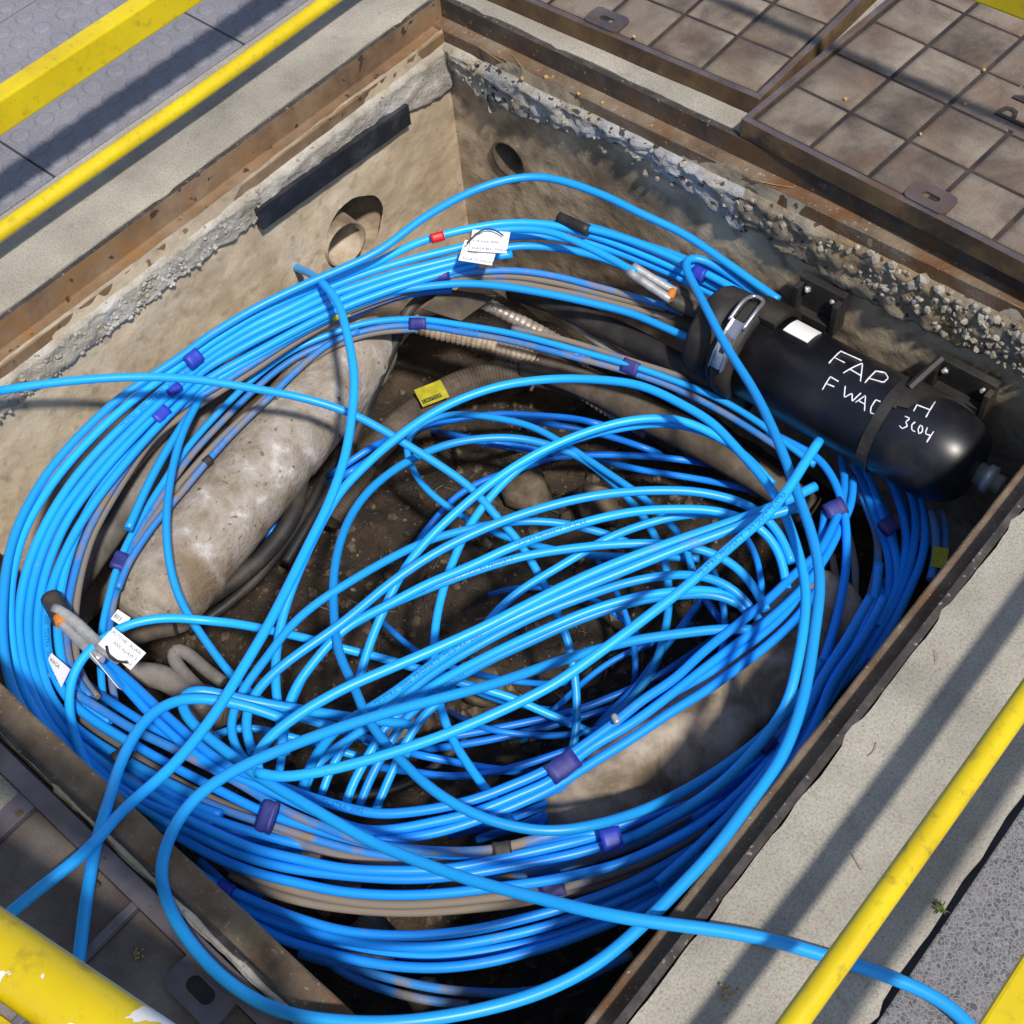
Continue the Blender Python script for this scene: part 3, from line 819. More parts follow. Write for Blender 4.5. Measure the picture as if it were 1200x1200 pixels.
# ------------------------------------------------------------------ yellow guard rails
def bar(mb, a, b, w, h):
    a = np.array(a, float); b = np.array(b, float)
    T = (b - a) / np.linalg.norm(b - a); s = np.cross(T, (0, 0, 1.0)); s /= np.linalg.norm(s); u = np.cross(s, T)
    vs = []
    for p in (a, b):
        for i, j in ((-1, -1), (1, -1), (1, 1), (-1, 1)): vs.append(p + s * w / 2 * i + u * h / 2 * j)
    mb.add(vs, [(3, 2, 1, 0), (4, 5, 6, 7), (0, 1, 5, 4), (1, 2, 6, 5), (2, 3, 7, 6), (3, 0, 4, 7)])
def guard(name, label, tubes, bars, posts, feet, worn=False):
    base = tubes[0][0] if tubes else bars[0][0]
    g = empty(name, (base[0], base[1], 0)); tag(g, label, 'guard rail', 'yellow guard rails around the pit')
    loc = np.array([base[0], base[1], 0.0])
    for a, b, r in tubes:
        mb = MB(); P = straight(np.array(a) - loc, np.array(b) - loc, 24); P[1:-1] += np.array([[0.0012 * math.sin(k * 0.7), 0, 0.001 * math.cos(k * 0.9)] for k in range(1, 23)])
        tube(mb, P, r, 16); mb.build('tube', M['yellow_worn'] if worn else M['yellow'], g, smooth=True)
    for a, b, w, h in bars:
        mb = MB(); bar(mb, np.array(a) - loc, np.array(b) - loc, w, h); mb.build('bar', M['yellow_worn'] if worn else M['yellow'], g, bevel=0.004)
    for p, z0, z1, r in posts:
        mb = MB(); tube(mb, straight((p[0] - loc[0], p[1] - loc[1], z0), (p[0] - loc[0], p[1] - loc[1], z1)), r, 14); mb.build('post', M['yellow'], g, smooth=True)
    for p in feet:
        mb = MB(); mb.box(p[0] - loc[0] - 0.06, p[0] - loc[0] + 0.06, p[1] - loc[1] - 0.06, p[1] - loc[1] + 0.06, 0.0015, 0.012); mb.build('foot_plate', M['yellow'], g, bevel=0.002)
    return g
guard('guard_rail', 'yellow guard rail on the tactile paving left of the pit',
      [((-0.133, -1.85, 0.07), (-0.133, 0.95, 0.07), 0.0155), ((-0.19, -1.85, 0.50), (-0.19, 0.95, 0.50), 0.016)],
      [((-0.172, -1.85, 0.25), (-0.172, 0.95, 0.25), 0.04, 0.06)],
      [((-0.172, -1.85), 0.0, 0.5, 0.018), ((-0.172, 0.95), 0.0, 0.5, 0.018)], [(-0.172, -1.85), (-0.172, 0.95)])
guard('guard_rail', 'yellow tube and flat bar guard rail right of the pit',
      [((1.737, -2.6, 0.145), (1.737, 0.9, 0.145), 0.0155)],
      [((1.905, -2.6, 0.25), (1.905, 0.9, 0.25), 0.035, 0.045), ((1.82, -2.56, 0.145), (1.82, -2.6, 0.145), 0.19, 0.03), ((1.82, 0.9, 0.145), (1.82, 0.86, 0.145), 0.19, 0.03)],
      [((1.905, -2.585), 0.0, 0.25, 0.016), ((1.905, 0.885), 0.0, 0.25, 0.016)], [(1.905, -2.585), (1.905, 0.885)])
guard('guard_rail', 'yellow flat guard rail across the covers behind the pit',
      [], [((-0.02, 0.245, 0.315), (1.86, 0.245, 0.315), 0.02, 0.04)],
      [((0.0, 0.245), 0.043, 0.31, 0.016), ((1.84, 0.245), 0.0, 0.31, 0.016)], [(1.84, 0.245)])
gb = guard('guard_rail', 'thick chipped yellow guard rail in the near left corner',
      [((0.35, -1.946, 0.80), (1.60, -1.731, 0.80), 0.0245)],
      [((0.35, -2.002, 0.79), (1.60, -1.787, 0.79), 0.05, 0.035)],
      [((0.36, -1.962), 0.0, 0.79, 0.02), ((1.585, -1.762), 0.0, 0.79, 0.02)], [(0.36, -1.962), (1.585, -1.762)], worn=True)
mb = MB(); bar(mb, (0.02, -0.012, 0.29), (1.20, 0.19, 0.29), 0.006, 0.44); mb.build('shade_board', M['yellow'], gb, bevel=0.001)  # board added below the rail, sized to shade the near cover
# ------------------------------------------------------------------ splice closure on the back wall
CX0, CX1, CY, CZ, CR = 0.86, 1.405, -0.145, -0.322, 0.094
clo = empty('splice_closure', (1.1, CY, CZ))
tag(clo, 'black cylindrical splice closure with hand-painted white lettering on the back wall', 'splice closure')
clo_loc = np.array([1.1, CY, CZ])
def lathe_x(mb, prof, seg=40, c=(CY, CZ)):
    """profile of (x, radius) turned round the closure's axis, in closure space"""
    vs = []; fs = []
    for x, r in prof:
        for k in range(seg):
            a = 2 * math.pi * k / seg
            vs.append((x - clo_loc[0], c[0] - clo_loc[1] + r * math.cos(a), c[1] - clo_loc[2] + r * math.sin(a)))
    for i in range(len(prof) - 1):
        for k in range(seg):
            k2 = (k + 1) % seg
            fs.append((i * seg + k, (i + 1) * seg + k, (i + 1) * seg + k2, i * seg + k2))
    fs.append(tuple(k for k in range(seg))); fs.append(tuple((len(prof) - 1) * seg + k for k in range(seg - 1, -1, -1)))
    mb.add(vs, fs)
mb = MB()
prof = [(0.93, CR * 0.99), (1.325, CR)]
for k in range(1, 13):
    t = k / 12; prof.append((1.325 + 0.095 * math.sin(t * math.pi / 2), CR * (0.30 + 0.70 * math.cos(t * math.pi / 2) ** 0.75)))
lathe_x(mb, prof, 56); mb.build('dome', M['closure'], clo, smooth=True)
mb = MB(); lathe_x(mb, [(0.895, 0.085), (0.897, 0.104), (0.905, 0.108), (0.928, 0.109), (0.936, 0.105), (0.94, 0.09)], 48)
col = mb.build('clamp_ring', M['closure_dull'], clo, smooth=True)
mb = MB(); lathe_x(mb, [(0.815, 0.055), (0.82, 0.088), (0.83, 0.094), (0.872, 0.097), (0.874, 0.092), (0.88, 0.092), (0.883, 0.099), (0.896, 0.1), (0.9, 0.08)], 40)
mb.build('base', M['closure_dull'], clo, smooth=True)
mb = MB(); lathe_x(mb, [(1.418, 0.022), (1.435, 0.022), (1.437, 0.027), (1.452, 0.027), (1.454, 0.018), (1.47, 0.018)], 20)
mb.build('valve', M['silver'], clo, smooth=True)
def on_cyl(x, th, r):
    """th: degrees from straight up towards the viewer (-y)"""
    return np.array([x, CY - r * math.sin(R(th)), CZ + r * math.cos(R(th))]) - clo_loc
def cyl_patch(mb, x0f, x1f, t0, t1, r, thick, n=28, mx=3):
    vs = []; fs = []
    for i in range(n + 1):
        th = t0 + (t1 - t0) * i / n; a, b = x0f(i / n), x1f(i / n)
        for rr in (r, r + thick):
            for k in range(mx + 1): vs.append(on_cyl(a + (b - a) * k / mx, th, rr))
    K = 2 * (mx + 1)
    for i in range(n):
        for k in range(mx):
            fs.append((i * K + k, i * K + k + 1, (i + 1) * K + k + 1, (i + 1) * K + k))
            o = mx + 1
            fs.append((i * K + o + k, (i + 1) * K + o + k, (i + 1) * K + o + k + 1, i * K + o + k + 1))
        fs.append((i * K, (i + 1) * K, (i + 1) * K + mx + 1, i * K + mx + 1))
        fs.append((i * K + mx, i * K + K - 1, (i + 1) * K + K - 1, (i + 1) * K + mx))
    fs.append(tuple(list(range(mx + 1)) + list(range(K - 1, mx, -1)))); b0 = n * K
    fs.append(tuple(list(range(b0 + mx, b0 - 1, -1)) + list(range(b0 + mx + 1, b0 + K))))
    mb.add(vs, fs)
mb = MB(); cyl_patch(mb, lambda t: 1.225, lambda t: 1.246, -110, 150, CR - 0.001, 0.005)
cyl_patch(mb, lambda t: 1.2465, lambda t: 1.252 + 0.09 * max(0, 1 - t) ** 1.6 + (0.018 if t < 0.93 else 0.0), -78, 20, CR - 0.001, 0.0062)
mb.build('strap', M['closure_dull'], clo, smooth=False)
mb = MB(); cyl_patch(mb, lambda t: 0.985, lambda t: 1.04, -36, -2, CR - 0.001, 0.0016, 10)
lab = mb.build('paper_label', M['white'], clo)
# brackets: wall plate, gusset, arm
for x0, x1, z0, z1 in ((0.945, 1.045, -0.29, -0.198), (1.25, 1.372, -0.30, -0.225)):
    mb = MB(); mb.box(x0 - 1.1, x1 - 1.1, -0.030 - CY, -0.012 - CY, z0 - CZ, z1 - CZ); mb.box(x0 - 1.1, x0 + 0.012 - 1.1, -0.052 - CY, -0.0305 - CY, z0 - CZ, z1 - 0.01 - CZ)
    mb.box(x1 - 0.012 - 1.1, x1 - 1.1, -0.052 - CY, -0.0305 - CY, z0 - CZ, z1 - 0.01 - CZ); mb.box(x0 + 0.0125 - 1.1, x1 - 0.0125 - 1.1, -0.05 - CY, -0.0305 - CY, z0 - CZ, z0 + 0.02 - CZ)
    b_ = mb.build('bracket', M['closure_dull'], clo, bevel=0.002)
    for bx in (x0 + 0.022, x1 - 0.022):
        mb = MB(); pebble(mb, (bx - 1.1, -0.034 - CY, z1 - 0.02 - CZ), 0.006, rnd, True); mb.build('screw', M['silver'], b_, smooth=True)
mb = MB(); cyl_patch(mb, lambda t: 0.935, lambda t: 0.972, -75, 4, CR + 0.001, 0.014, 18); mb.build('clip', M['closure_dull'], clo)
mb = MB()
P = catmull([on_cyl(1.248, -12, CR + 0.004), on_cyl(1.253, -22, CR + 0.018), on_cyl(1.260, -30, CR + 0.04), on_cyl(1.267, -36, CR + 0.062)], 5)
tube(mb, P, 0.008, 6); mb.build('strap_tail', M['closure_dull'], clo)
# over-centre latch on the clamp ring
mb = MB(); cyl_patch(mb, lambda t: 0.898, lambda t: 0.927, 20, 72, 0.111, 0.004, 12); cyl_patch(mb, lambda t: 0.8985, lambda t: 0.9005, 20, 72, 0.108, 0.013, 12); cyl_patch(mb, lambda t: 0.9255, lambda t: 0.9275, 20, 72, 0.108, 0.013, 12)
lat = mb.build('latch', M['chrome'], clo)
mb = MB(); P = catmull([on_cyl(0.896, 24, 0.119), on_cyl(0.896, 4, 0.122), on_cyl(0.902, -10, 0.121), on_cyl(0.925, -10, 0.121), on_cyl(0.93, 4, 0.122), on_cyl(0.93, 26, 0.119)], 6)
tube(mb, P, 0.0042, 8); mb.build('wire_loop', M['chrome'], lat, smooth=True)
mb = MB(); cyl_patch(mb, lambda t: 0.9015, lambda t: 0.9235, -6, 20, 0.108, 0.003, 8); mb.build('hook', M['tape_black'], lat)
mb = MB(); cyl_patch(mb, lambda t: 0.907, lambda t: 0.918, 44, 55, 0.1148, 0.001, 6); mb.build('slot', M['tape_black'], lat)
# hand-painted lettering, pen strokes lying on the dome
def cyl_hit(u, v, r):
    d = ray(u, v); o = CAM - np.array([0, CY, CZ])
    a = d[1] ** 2 + d[2] ** 2; b = 2 * (o[1] * d[1] + o[2] * d[2]); c = o[1] ** 2 + o[2] ** 2 - r * r
    q = b * b - 4 * a * c
    if q < 0: t = -b / (2 * a)
    else: t = (-b - math.sqrt(q)) / (2 * a)
    return CAM + d * t - clo_loc
S_ = ['170,250 250,170', '245,172 380,232', '205,212 272,246', '262,312 385,250 372,365', '300,285 378,330', '400,375 470,300', '465,298 530,310 550,345 520,372 425,345',
      '712,555 735,512', '735,516 812,545', '850,495 790,595', '128,420 180,335', '178,335 232,366', '155,380 205,400', '275,395 268,470 320,440 318,495 375,440', '340,500 405,455 398,555', '358,488 402,512',
      '500,495 470,482 440,530 435,568 470,575 468,588', '655,588 690,602 660,625 674,650 640,668 620,648', '722,625 700,640 700,678 722,686', '755,645 740,670 745,700 768,690 770,655 755,645', '800,660 785,700 822,712', '840,685 795,755']
mb = MB(); WORD_END = {6, 9, 16, 21}
for si, s in enumerate(S_):
    pts = [tuple(map(float, p.split(','))) for p in s.split()]
    P = np.array([cyl_hit(940 + p[0] / 5.4545, 380 + p[1] / 5.4545, CR + 0.0006) for p in pts])
    dens = resample(P, 0.004)
    out = []
    for p in dens:                      # keep the stroke on the surface
        q = p + clo_loc - np.array([0, CY, CZ]); rr = math.hypot(q[1], q[2]); k = (CR + 0.0006) / rr
        out.append(np.array([q[0], q[1] * k + CY, q[2] * k + CZ]) - clo_loc)
    tube(mb, np.array(out), 0.0017, 6, True, lambda t, i: 0.0017 * (0.8 + 0.35 * noise.noise(Vector((i * 0.5, si * 3.3, 0)))))
    if si in WORD_END:
        mb.build('painted_word', M['paint_pen'], clo, smooth=True); mb = MB()

# ------------------------------------------------------------------ cables
NPTS = {}
def path3(s, zs, rr, clamp=True):
    pts = [tuple(map(float, p.split(','))) for p in s.split()]
    P2 = np.array(pts); d = np.linalg.norm(np.diff(P2, axis=0), axis=1); t = np.concatenate([[0], np.cumsum(d)]); t /= t[-1]
    if isinstance(zs, (int, float)): zs = [zs, zs]
    if isinstance(zs[0], tuple): z = np.interp(t, [q[0] for q in zs], [q[1] for q in zs])
    else: z = np.interp(t, np.linspace(0, 1, len(zs)), zs)
    out = []
    for (u, v), zz in zip(pts, z):
        p = at(u, v, zz)
        if clamp and zz < -0.075:
            for _ in range(60):             # keep clear of the walls: come nearer along the same line of sight
                if WX0 + rr + 0.012 <= p[0] <= WX1 - rr - 0.008 and WY0 + rr + 0.008 <= p[1] <= WY1 - rr - 0.012: break
                zz += 0.008; p = at(u, v, zz)
                if zz > -0.06: break
        out.append(p)
    P = catmull(out, 10)
    P = resample(P, 0.012)
    return smooth_path(P, 6)

def cable(label, s, zs, r=0.0115, mat='blue', group=None, name='cable', cat='cable', sides=12, clamp=True, wob=0.002):
    if mat.startswith('blue') or mat in ('grey_dust', 'royal_shaded'): r = r * (0.95 if r < 0.008 else 0.74 if r < 0.0115 else 0.70)
    P = path3(s, zs, r, clamp)
    if wob:
        k = random.uniform(0, 50)
        P = P + np.array([[wob * noise.noise(Vector((i * 0.05 + k, 0, 0))), wob * noise.noise(Vector((i * 0.05 + k, 9, 0))), wob * noise.noise(Vector((i * 0.05 + k, 0, 7)))] for i in range(len(P))])
    base = P[len(P) // 2].copy()
    mb = MB(); tube(mb, P - base, r, sides)
    o = mb.build(name, M[mat], smooth=True)
    me = o.data
    for p in list(me.polygons)[-2:]: p.use_smooth = False
    o.location = base
    tag(o, label, cat, group)
    NPTS[o.name] = (P, base, r)
    return o

def printed(o, text, f0, size, mat='print', side=0.35):
    """small print along a cable, laid on its upper side facing the viewer"""
    P, base, r = NPTS[o.name]
    me = text_mesh(text, size)
    d = np.linalg.norm(np.diff(P, axis=0), axis=1); s = np.concatenate([[0], np.cumsum(d)])
    T = np.gradient(P, axis=0); T /= np.linalg.norm(T, axis=1)[:, None]
    s0 = f0 * s[-1]
    # read left to right in the photograph
    i0 = min(len(P) - 1, int(np.searchsorted(s, s0)))
    flip = (ROT[0] @ T[i0]) < 0
    for v in me.vertices:
        ss = s0 + (-v.co.x if flip else v.co.x)
        ss = min(max(ss, 0), s[-1] - 1e-4)
        c = np.array([np.interp(ss, s, P[:, k]) for k in range(3)]); t = np.array([np.interp(ss, s, T[:, k]) for k in range(3)]); t /= np.linalg.norm(t)
        if flip: t = -t
        w = CAM - c; w -= t * (w @ t); w /= np.linalg.norm(w)
        upv = np.cross(w, t)
        a = (v.co.y - size * 0.35) / r + side * 0.3
        q = c + (r + 0.0004) * (w * math.cos(a) + upv * math.sin(a)) - base
        v.co = Vector(q)
    me.materials.append(M[mat])
    p = link('printed_text', me, o)
    return p

def band(label, a, b, z, hw, ht, mat, group='tape bands on the cables', name='tape_band', cat='tape', shift=0.0):
    """a wrap of tape: from photo point a to b along the cables, hw across, ht deep"""
    A = at(a[0], a[1], z if isinstance(z, (int, float)) else z[0]); B = at(b[0], b[1], z if isinstance(z, (int, float)) else z[1])
    T = (B - A) / np.linalg.norm(B - A); c = (A + B) / 2
    w = CAM - c; w -= T * (w @ T); w /= np.linalg.norm(w); n = np.cross(w, T)
    mb = MB(); vs = []; fs = []; K = 20; L = 5
    for i in range(L + 1):
        p = A + (B - A) * i / L - c + w * shift
        e = 1.0 + 0.035 * math.sin(i * 2.1 + a[0])
        for k in range(K):
            t = 2 * math.pi * k / K; ct, st = math.cos(t), math.sin(t)
            x = math.copysign(abs(ct) ** 0.75, ct) * hw * e; y = math.copysign(abs(st) ** 0.75, st) * ht * e
            vs.append(p + n * x + w * y)
    for i in range(L):
        for k in range(K):
            k2 = (k + 1) % K
            fs.append((i * K + k, i * K + k2, (i + 1) * K + k2, (i + 1) * K + k))
    fs += [tuple(range(K - 1, -1, -1)), tuple(L * K + k for k in range(K))]
    mb.add(vs, fs); o = mb.build(name, M[mat], smooth=True); o.location = c
    tag(o, label, cat, group)
    return o
ORD = ['outermost', 'second', 'third', 'fourth', 'fifth', 'sixth', 'seventh', 'eighth', 'ninth']
# ---- big old joints and conduits, deepest first
def sleeve(label, s, zs, r, mat, ends=(0.35, 0.35), name='cable_joint', lump=0.05, cat='cable joint', group=None):
    P = path3(s, zs, r, True); P = resample(P, 0.012); base = P[len(P) // 2].copy()
    def rf(t, i):
        e = 1.0
        if t < 0.07: e = ends[0] + (1 - ends[0]) * math.sin(t / 0.07 * math.pi / 2)
        if t > 0.93: e = ends[1] + (1 - ends[1]) * math.sin((1 - t) / 0.07 * math.pi / 2)
        return r * e * (1 + 0.012 * math.sin(i * 0.17 + r * 90)) * (1.045 if 0.80 < t < 0.83 or 0.10 < t < 0.125 else 1.0) * (0.965 if 0.83 <= t < 0.845 or 0.44 < t < 0.452 else 1.0)
    mb = MB(); tube(mb, P - base, r, 26, True, rf)
    mb.v = [tuple(np.array(v) + 0.0022 * lump / 0.05 * np.array([fbm(v[0], v[1], v[2], 18, 3), fbm(v[1], v[2], v[0], 18, 3), fbm(v[2], v[0], v[1], 18, 3)])) for v in mb.v]
    o = mb.build(name, M[mat], smooth=True); o.location = base; tag(o, label, cat, group); return o
sleeve('fat whitish weathered cable joint along the left wall', '432,386 405,425 370,470 325,525 280,580 240,630 205,672 178,702 160,728', [-0.50, -0.5, -0.5, -0.53], 0.095, 'sleeve_white', (0.7, 0.66))
sleeve('tan muddy cable joint lying under the cables near the front rim', '980,690 945,740 905,785 860,828 810,868 760,905 715,938 672,962 650,985', [-0.50, -0.47, -0.47, -0.52], 0.084, 'sleeve_tan', (0.5, 0.5))
def ribbed(label, s, zs, r, mat, pitch, depth, name='conduit', cat='conduit', sides=16):
    P = path3(s, zs, r, True); P = resample(P, pitch / 4); base = P[len(P) // 2].copy()
    mb = MB(); tube(mb, P - base, r, sides, True, lambda t, i: r * (1 - depth * (0.0, 0.6, 1.0, 0.1)[i % 4]))
    o = mb.build(name, M[mat], smooth=False); o.location = base; tag(o, label, cat); NPTS[o.name] = (P, base, r); return o
ribbed('corrugated tan conduit below the top taped bundle', '470,372 505,386 560,399 620,420 660,442 705,472 760,505', [-0.52, -0.56, -0.62], 0.021, 'sleeve_tan', 0.012, 0.14)
g2 = ribbed('fat brown corrugated conduit carrying the yellow caution sticker', '385,610 410,565 440,525 475,492 515,463 565,443 620,436 680,450 740,480 800,520', [-0.66, -0.62, -0.6, -0.66], 0.034, 'brown_cable', 0.008, 0.05)
ribbed('segmented steel armoured conduit in the dark gap at the top', '560,352 590,366 620,382 650,398 690,424', [-0.46, -0.52], 0.0155, 'armour', 0.014, 0.10)
ribbed('steel banded armoured conduit at the left wall', '300,402 262,436 225,472 190,506 155,545 125,585 108,612', [-0.40, -0.41, -0.44], 0.0145, 'armour', 0.016, 0.10)
cable('thick grey cable beneath the steel armoured conduit at left', '345,398 300,430 255,470 215,512 175,560 135,612 100,660 70,705', [-0.46, -0.47, -0.5], 0.033, 'grey_cable')
cable('thick black cable running into the closure base from the left', '600,338 640,350 690,374 740,398 790,425 840,452 880,470', [-0.46, -0.42, -0.40], 0.026, 'black_cable')
cable('brown-black cable just above the thick black one', '640,338 690,345 720,352 760,366 800,382 845,404', [-0.42, -0.38, -0.36], 0.0185, 'brown_cable')
cable('stout dark muddy duct crossing behind the arched cables', '615,425 660,438 705,458 755,485 810,512 860,540 905,568 950,600', [-0.58, -0.56, -0.6], 0.036, 'brown_cable')
cable('rusty thin armoured cable beside the thick black cable', '640,350 665,372 690,392 720,412 760,440', [-0.47, -0.48], 0.011, 'armour')
cable('black cable dropping beside the whitish joint', '512,340 480,360 465,395 450,430 432,470 412,520 392,565 365,610 335,660', [-0.42, -0.55, -0.62], 0.0125, 'black_cable')
cable('thick black cable curving under the whitish joint', '352,560 345,600 318,640 285,672 245,700 200,728 160,745 120,752', [-0.56, -0.58, -0.56, -0.54], 0.019, 'black_cable')
cable('thin black cable below the whitish joint', '392,540 365,590 335,635 300,678 262,712 220,740', [-0.62, -0.62], 0.011, 'black_cable')
cable('black cable end at the far left behind the coil', '-15,655 8,690 14,730 30,765 60,800 90,812', [-0.42, -0.45, -0.46], 0.026, 'black_cable')
cable('grey pipe lying at the far left behind the outer coil', '2,742 14,768 30,792 48,812', [-0.40, -0.41], 0.014, 'silver', name='pipe', cat='pipe')
cable('grey hooked pipe right of the white tags', '238,812 222,796 206,778 198,762 206,757 222,766 240,784 262,800', [-0.46, -0.44, -0.46], 0.0125, 'grey_cable', name='pipe', cat='pipe')
cable('stubby muddy grey pipe below the white tags', '150,792 178,790 205,800 228,818 242,838', [-0.46, -0.47], 0.024, 'grey_cable', name='pipe', cat='pipe')
cable('brown cable looping below the whitish joint', '205,735 170,742 150,750 138,765', [-0.48, -0.48], 0.017, 'brown_cable')
cable('dark cable lying on the soil at lower centre', '395,935 440,930 480,918 515,895 540,870', [-0.66, -0.68], 0.01, 'black_cable')
# bent steel plate
mb = MB(); pts = [at(494, 362, -0.40), at(540, 376, -0.44), at(582, 346, -0.42), at(520, 338, -0.38)]; up = np.array([0.002, -0.002, 0.006])
mb.add([p for p in pts] + [p - up for p in pts], [(0, 1, 2, 3), (7, 6, 5, 4), (0, 4, 5, 1), (1, 5, 6, 2), (2, 6, 7, 3), (3, 7, 4, 0)])
o = mb.build('steel_plate', M['brown_cable'], bevel=0.001); tag(o, 'bent grey steel plate under the top taped bundle', 'plate')

# ---- deep dark-blue strands
DG = 'thin shaded blue cables deep in the pit'
DEEP = [
 ('thin blue cable arching over the dark gap below the sticker', '470,520 492,503 520,495 580,485 620,486 670,490 710,499 770,515', -0.60),
 ('thin dark cable just below the arching thin one', '600,490 640,496 680,503 720,513 770,530 800,540', -0.63),
 ('deep blue cable running level to the right under the arches', '470,672 492,632 518,600 528,588 550,572 580,558 620,546 640,537 690,533 740,534 780,537 820,542 878,552', -0.62),
 ('faint deep blue cable just below the level one', '690,536 720,543 760,552 820,562 880,575 920,590', -0.66),
 ('deep blue cable rising to the right under the thick pair', '440,872 500,866 560,858 620,846 670,834 720,816 740,808 770,794 800,774 850,738', -0.62),
 ('deep blue cable parallel below the rising one', '460,880 500,878 560,869 620,857 680,842 720,830 760,820 800,800', -0.64),
 ('deep blue cable sagging in the lower middle', '400,890 440,898 480,904 520,910 560,908 600,900 640,888 670,878 720,860 760,838', -0.60),
 ('short deep blue cable meeting the sagging one', '440,866 480,882 520,890 560,898 596,903 640,908', -0.62),
 ('deep blue cable crossing steeply at right of centre', '840,680 824,702 800,734 776,762 750,800 730,822 700,852 680,880', -0.60),
 ('deep blue cable slanting the other way at right', '812,684 828,704 848,732 862,760', -0.60),
 ('dark blue cable under the taped trio, nearest to it', '520,968 560,958 620,938 660,922 700,905', -0.42),
 ('dark blue cable under the taped trio, second below it', '530,980 590,962 640,942 690,918', -0.45),
 ('dark blue cable under the taped trio, third below it', '560,985 610,968 650,950 690,932', -0.48),
 ('thin dark blue cable dropping beside the tan joint', '664,900 656,925 646,945 630,972 618,990', -0.46),
 ('dark blue cable glimpsed under the lowest coil at left', '236,1010 256,1030 282,1052 310,1072', -0.5),
 ('second dark blue cable glimpsed under the lowest coil at left', '252,1000 274,1022 300,1046 326,1064', -0.52),
 ('short blue cable seen through the gap beside the black cable', '330,600 318,622 300,650', -0.58),
 ('pair of blue cable ends passing behind the arch at left', '380,560 395,552 420,535 445,520 470,508', -0.50),
 ('lower blue cable passing behind the arch at left', '378,572 398,560 425,543 455,523', -0.52),
 ('blue cable slanting deep from the loop toward the lower left', '524,505 560,515 600,522 640,530 664,536', -0.56),
 ('second blue cable slanting deep beside it', '500,503 540,512 580,521 620,528', -0.57),
]
def sunk(z):
    return [(0, -0.87), (0.10, z - 0.03), (0.2, z), (0.8, z), (0.90, z - 0.03), (1, -0.87)] if z < -0.54 else [(0, z - 0.16), (0.15, z - 0.02), (0.3, z), (0.7, z), (0.85, z - 0.02), (1, z - 0.16)]
for lb, s, z in DEEP: cable(lb, s, sunk(z), 0.0078, 'blue_shaded', DG, wob=0.004)

# ---- coil along the left and back walls (A), numbered from outside
A = [
 ('913,352 850,307 800,273 750,250 700,226 633,207 567,218 500,253 450,290 420,306 380,324 340,342 300,361 268,379 240,396 212,417 176,441 140,467 112,492 84,520 60,548 38,582 20,618 9,655 4,700 3,745 9,790 22,825 40,852 60,880', [-0.26, -0.20, -0.20, -0.24, -0.25, -0.25, -0.25], 'blue'),
 ('870,352 800,318 740,292 690,274 640,263 590,262 540,270 505,279 480,288 440,308 380,332 340,350 300,369 270,387 240,406 214,426 180,450 146,477 118,502 90,531 66,560 45,592 29,622 16,665 11,705 13,750 22,795 42,836 70,875 105,905', [-0.31, -0.28, -0.27, -0.26, -0.27, -0.3], 'blue'),
 ('868,360 790,322 700,288 630,276 580,280 530,292 490,302 440,317 390,335 340,360 300,379 270,397 240,416 216,436 186,461 156,488 130,513 104,541 82,568 62,598 44,632 30,670 23,710 22,745 33,800 55,845 95,893 140,929 200,966', [-0.33, -0.30, -0.28, -0.28, -0.29, -0.31], 'blue'),
 ('850,365 770,328 690,298 620,288 570,295 520,306 470,318 430,331 390,345 345,366 300,388 270,405 240,425 218,444 190,470 162,496 136,522 110,550 88,578 68,606 52,640 39,680 33,720 34,760 46,808 72,852 112,888 160,922 220,956', [-0.34, -0.31, -0.29, -0.29, -0.30, -0.32], 'blue'),
 ('600,298 545,306 490,320 440,336 390,356 345,376 300,398 268,416 238,434 216,454 192,476 166,502 142,528 118,556 96,585 78,612 62,646 49,685 43,730 46,770 58,812 84,848 122,876 172,905 232,935', [-0.31, -0.30, -0.30, -0.31, -0.32], 'blue'),
 ('560,310 500,326 440,346 395,364 350,386 305,410 268,430 236,449 214,470 190,494 166,520 146,544 124,571 104,598 86,626 68,665 56,705 54,745 62,788 84,824 120,852 160,876', [-0.32, -0.31, -0.31, -0.32], 'blue'),
 ('530,322 470,338 410,360 352,388 300,418 265,438 238,455 205,476 176,494 153,522 134,550 114,580 98,607 84,640 73,680 68,720 69,750 78,792 100,824 130,845', [-0.33, -0.32, -0.32, -0.33], 'blue'),
 ('524,326 460,345 400,368 348,394 300,424 262,448 228,468 192,490 170,516 150,544 130,574 114,602 100,630 88,668 80,708 78,748 86,790 106,818', [-0.34, -0.33, -0.33, -0.34], 'blue_dust'),
 ('520,330 455,350 395,374 345,402 300,432 268,452 240,470 210,490 184,508 164,534 144,564 126,594 110,624 98,660 90,700 87,748 94,790 114,818', [-0.355, -0.345, -0.345, -0.355], 'grey_dust'),
]
for k, (s, z, mt) in enumerate(A):
    lb = ('blue cable arching high over the back of the pit, outermost along the left wall' if k == 0 else
          '%s cable from the left wall in the big coil%s' % (ORD[k], {'blue': '', 'blue_dust': ', dusty', 'grey_dust': ', grey with mud'}[mt]))
    o = cable(lb, s, z, 0.0114 if k < 7 else 0.010, mt, 'cables of the big coil on the left')
    if k in (2, 5): printed(o, 'TELSTRA   2002   TELSTRA   2002   TELSTRA', 0.50 + 0.05 * k, 0.010)

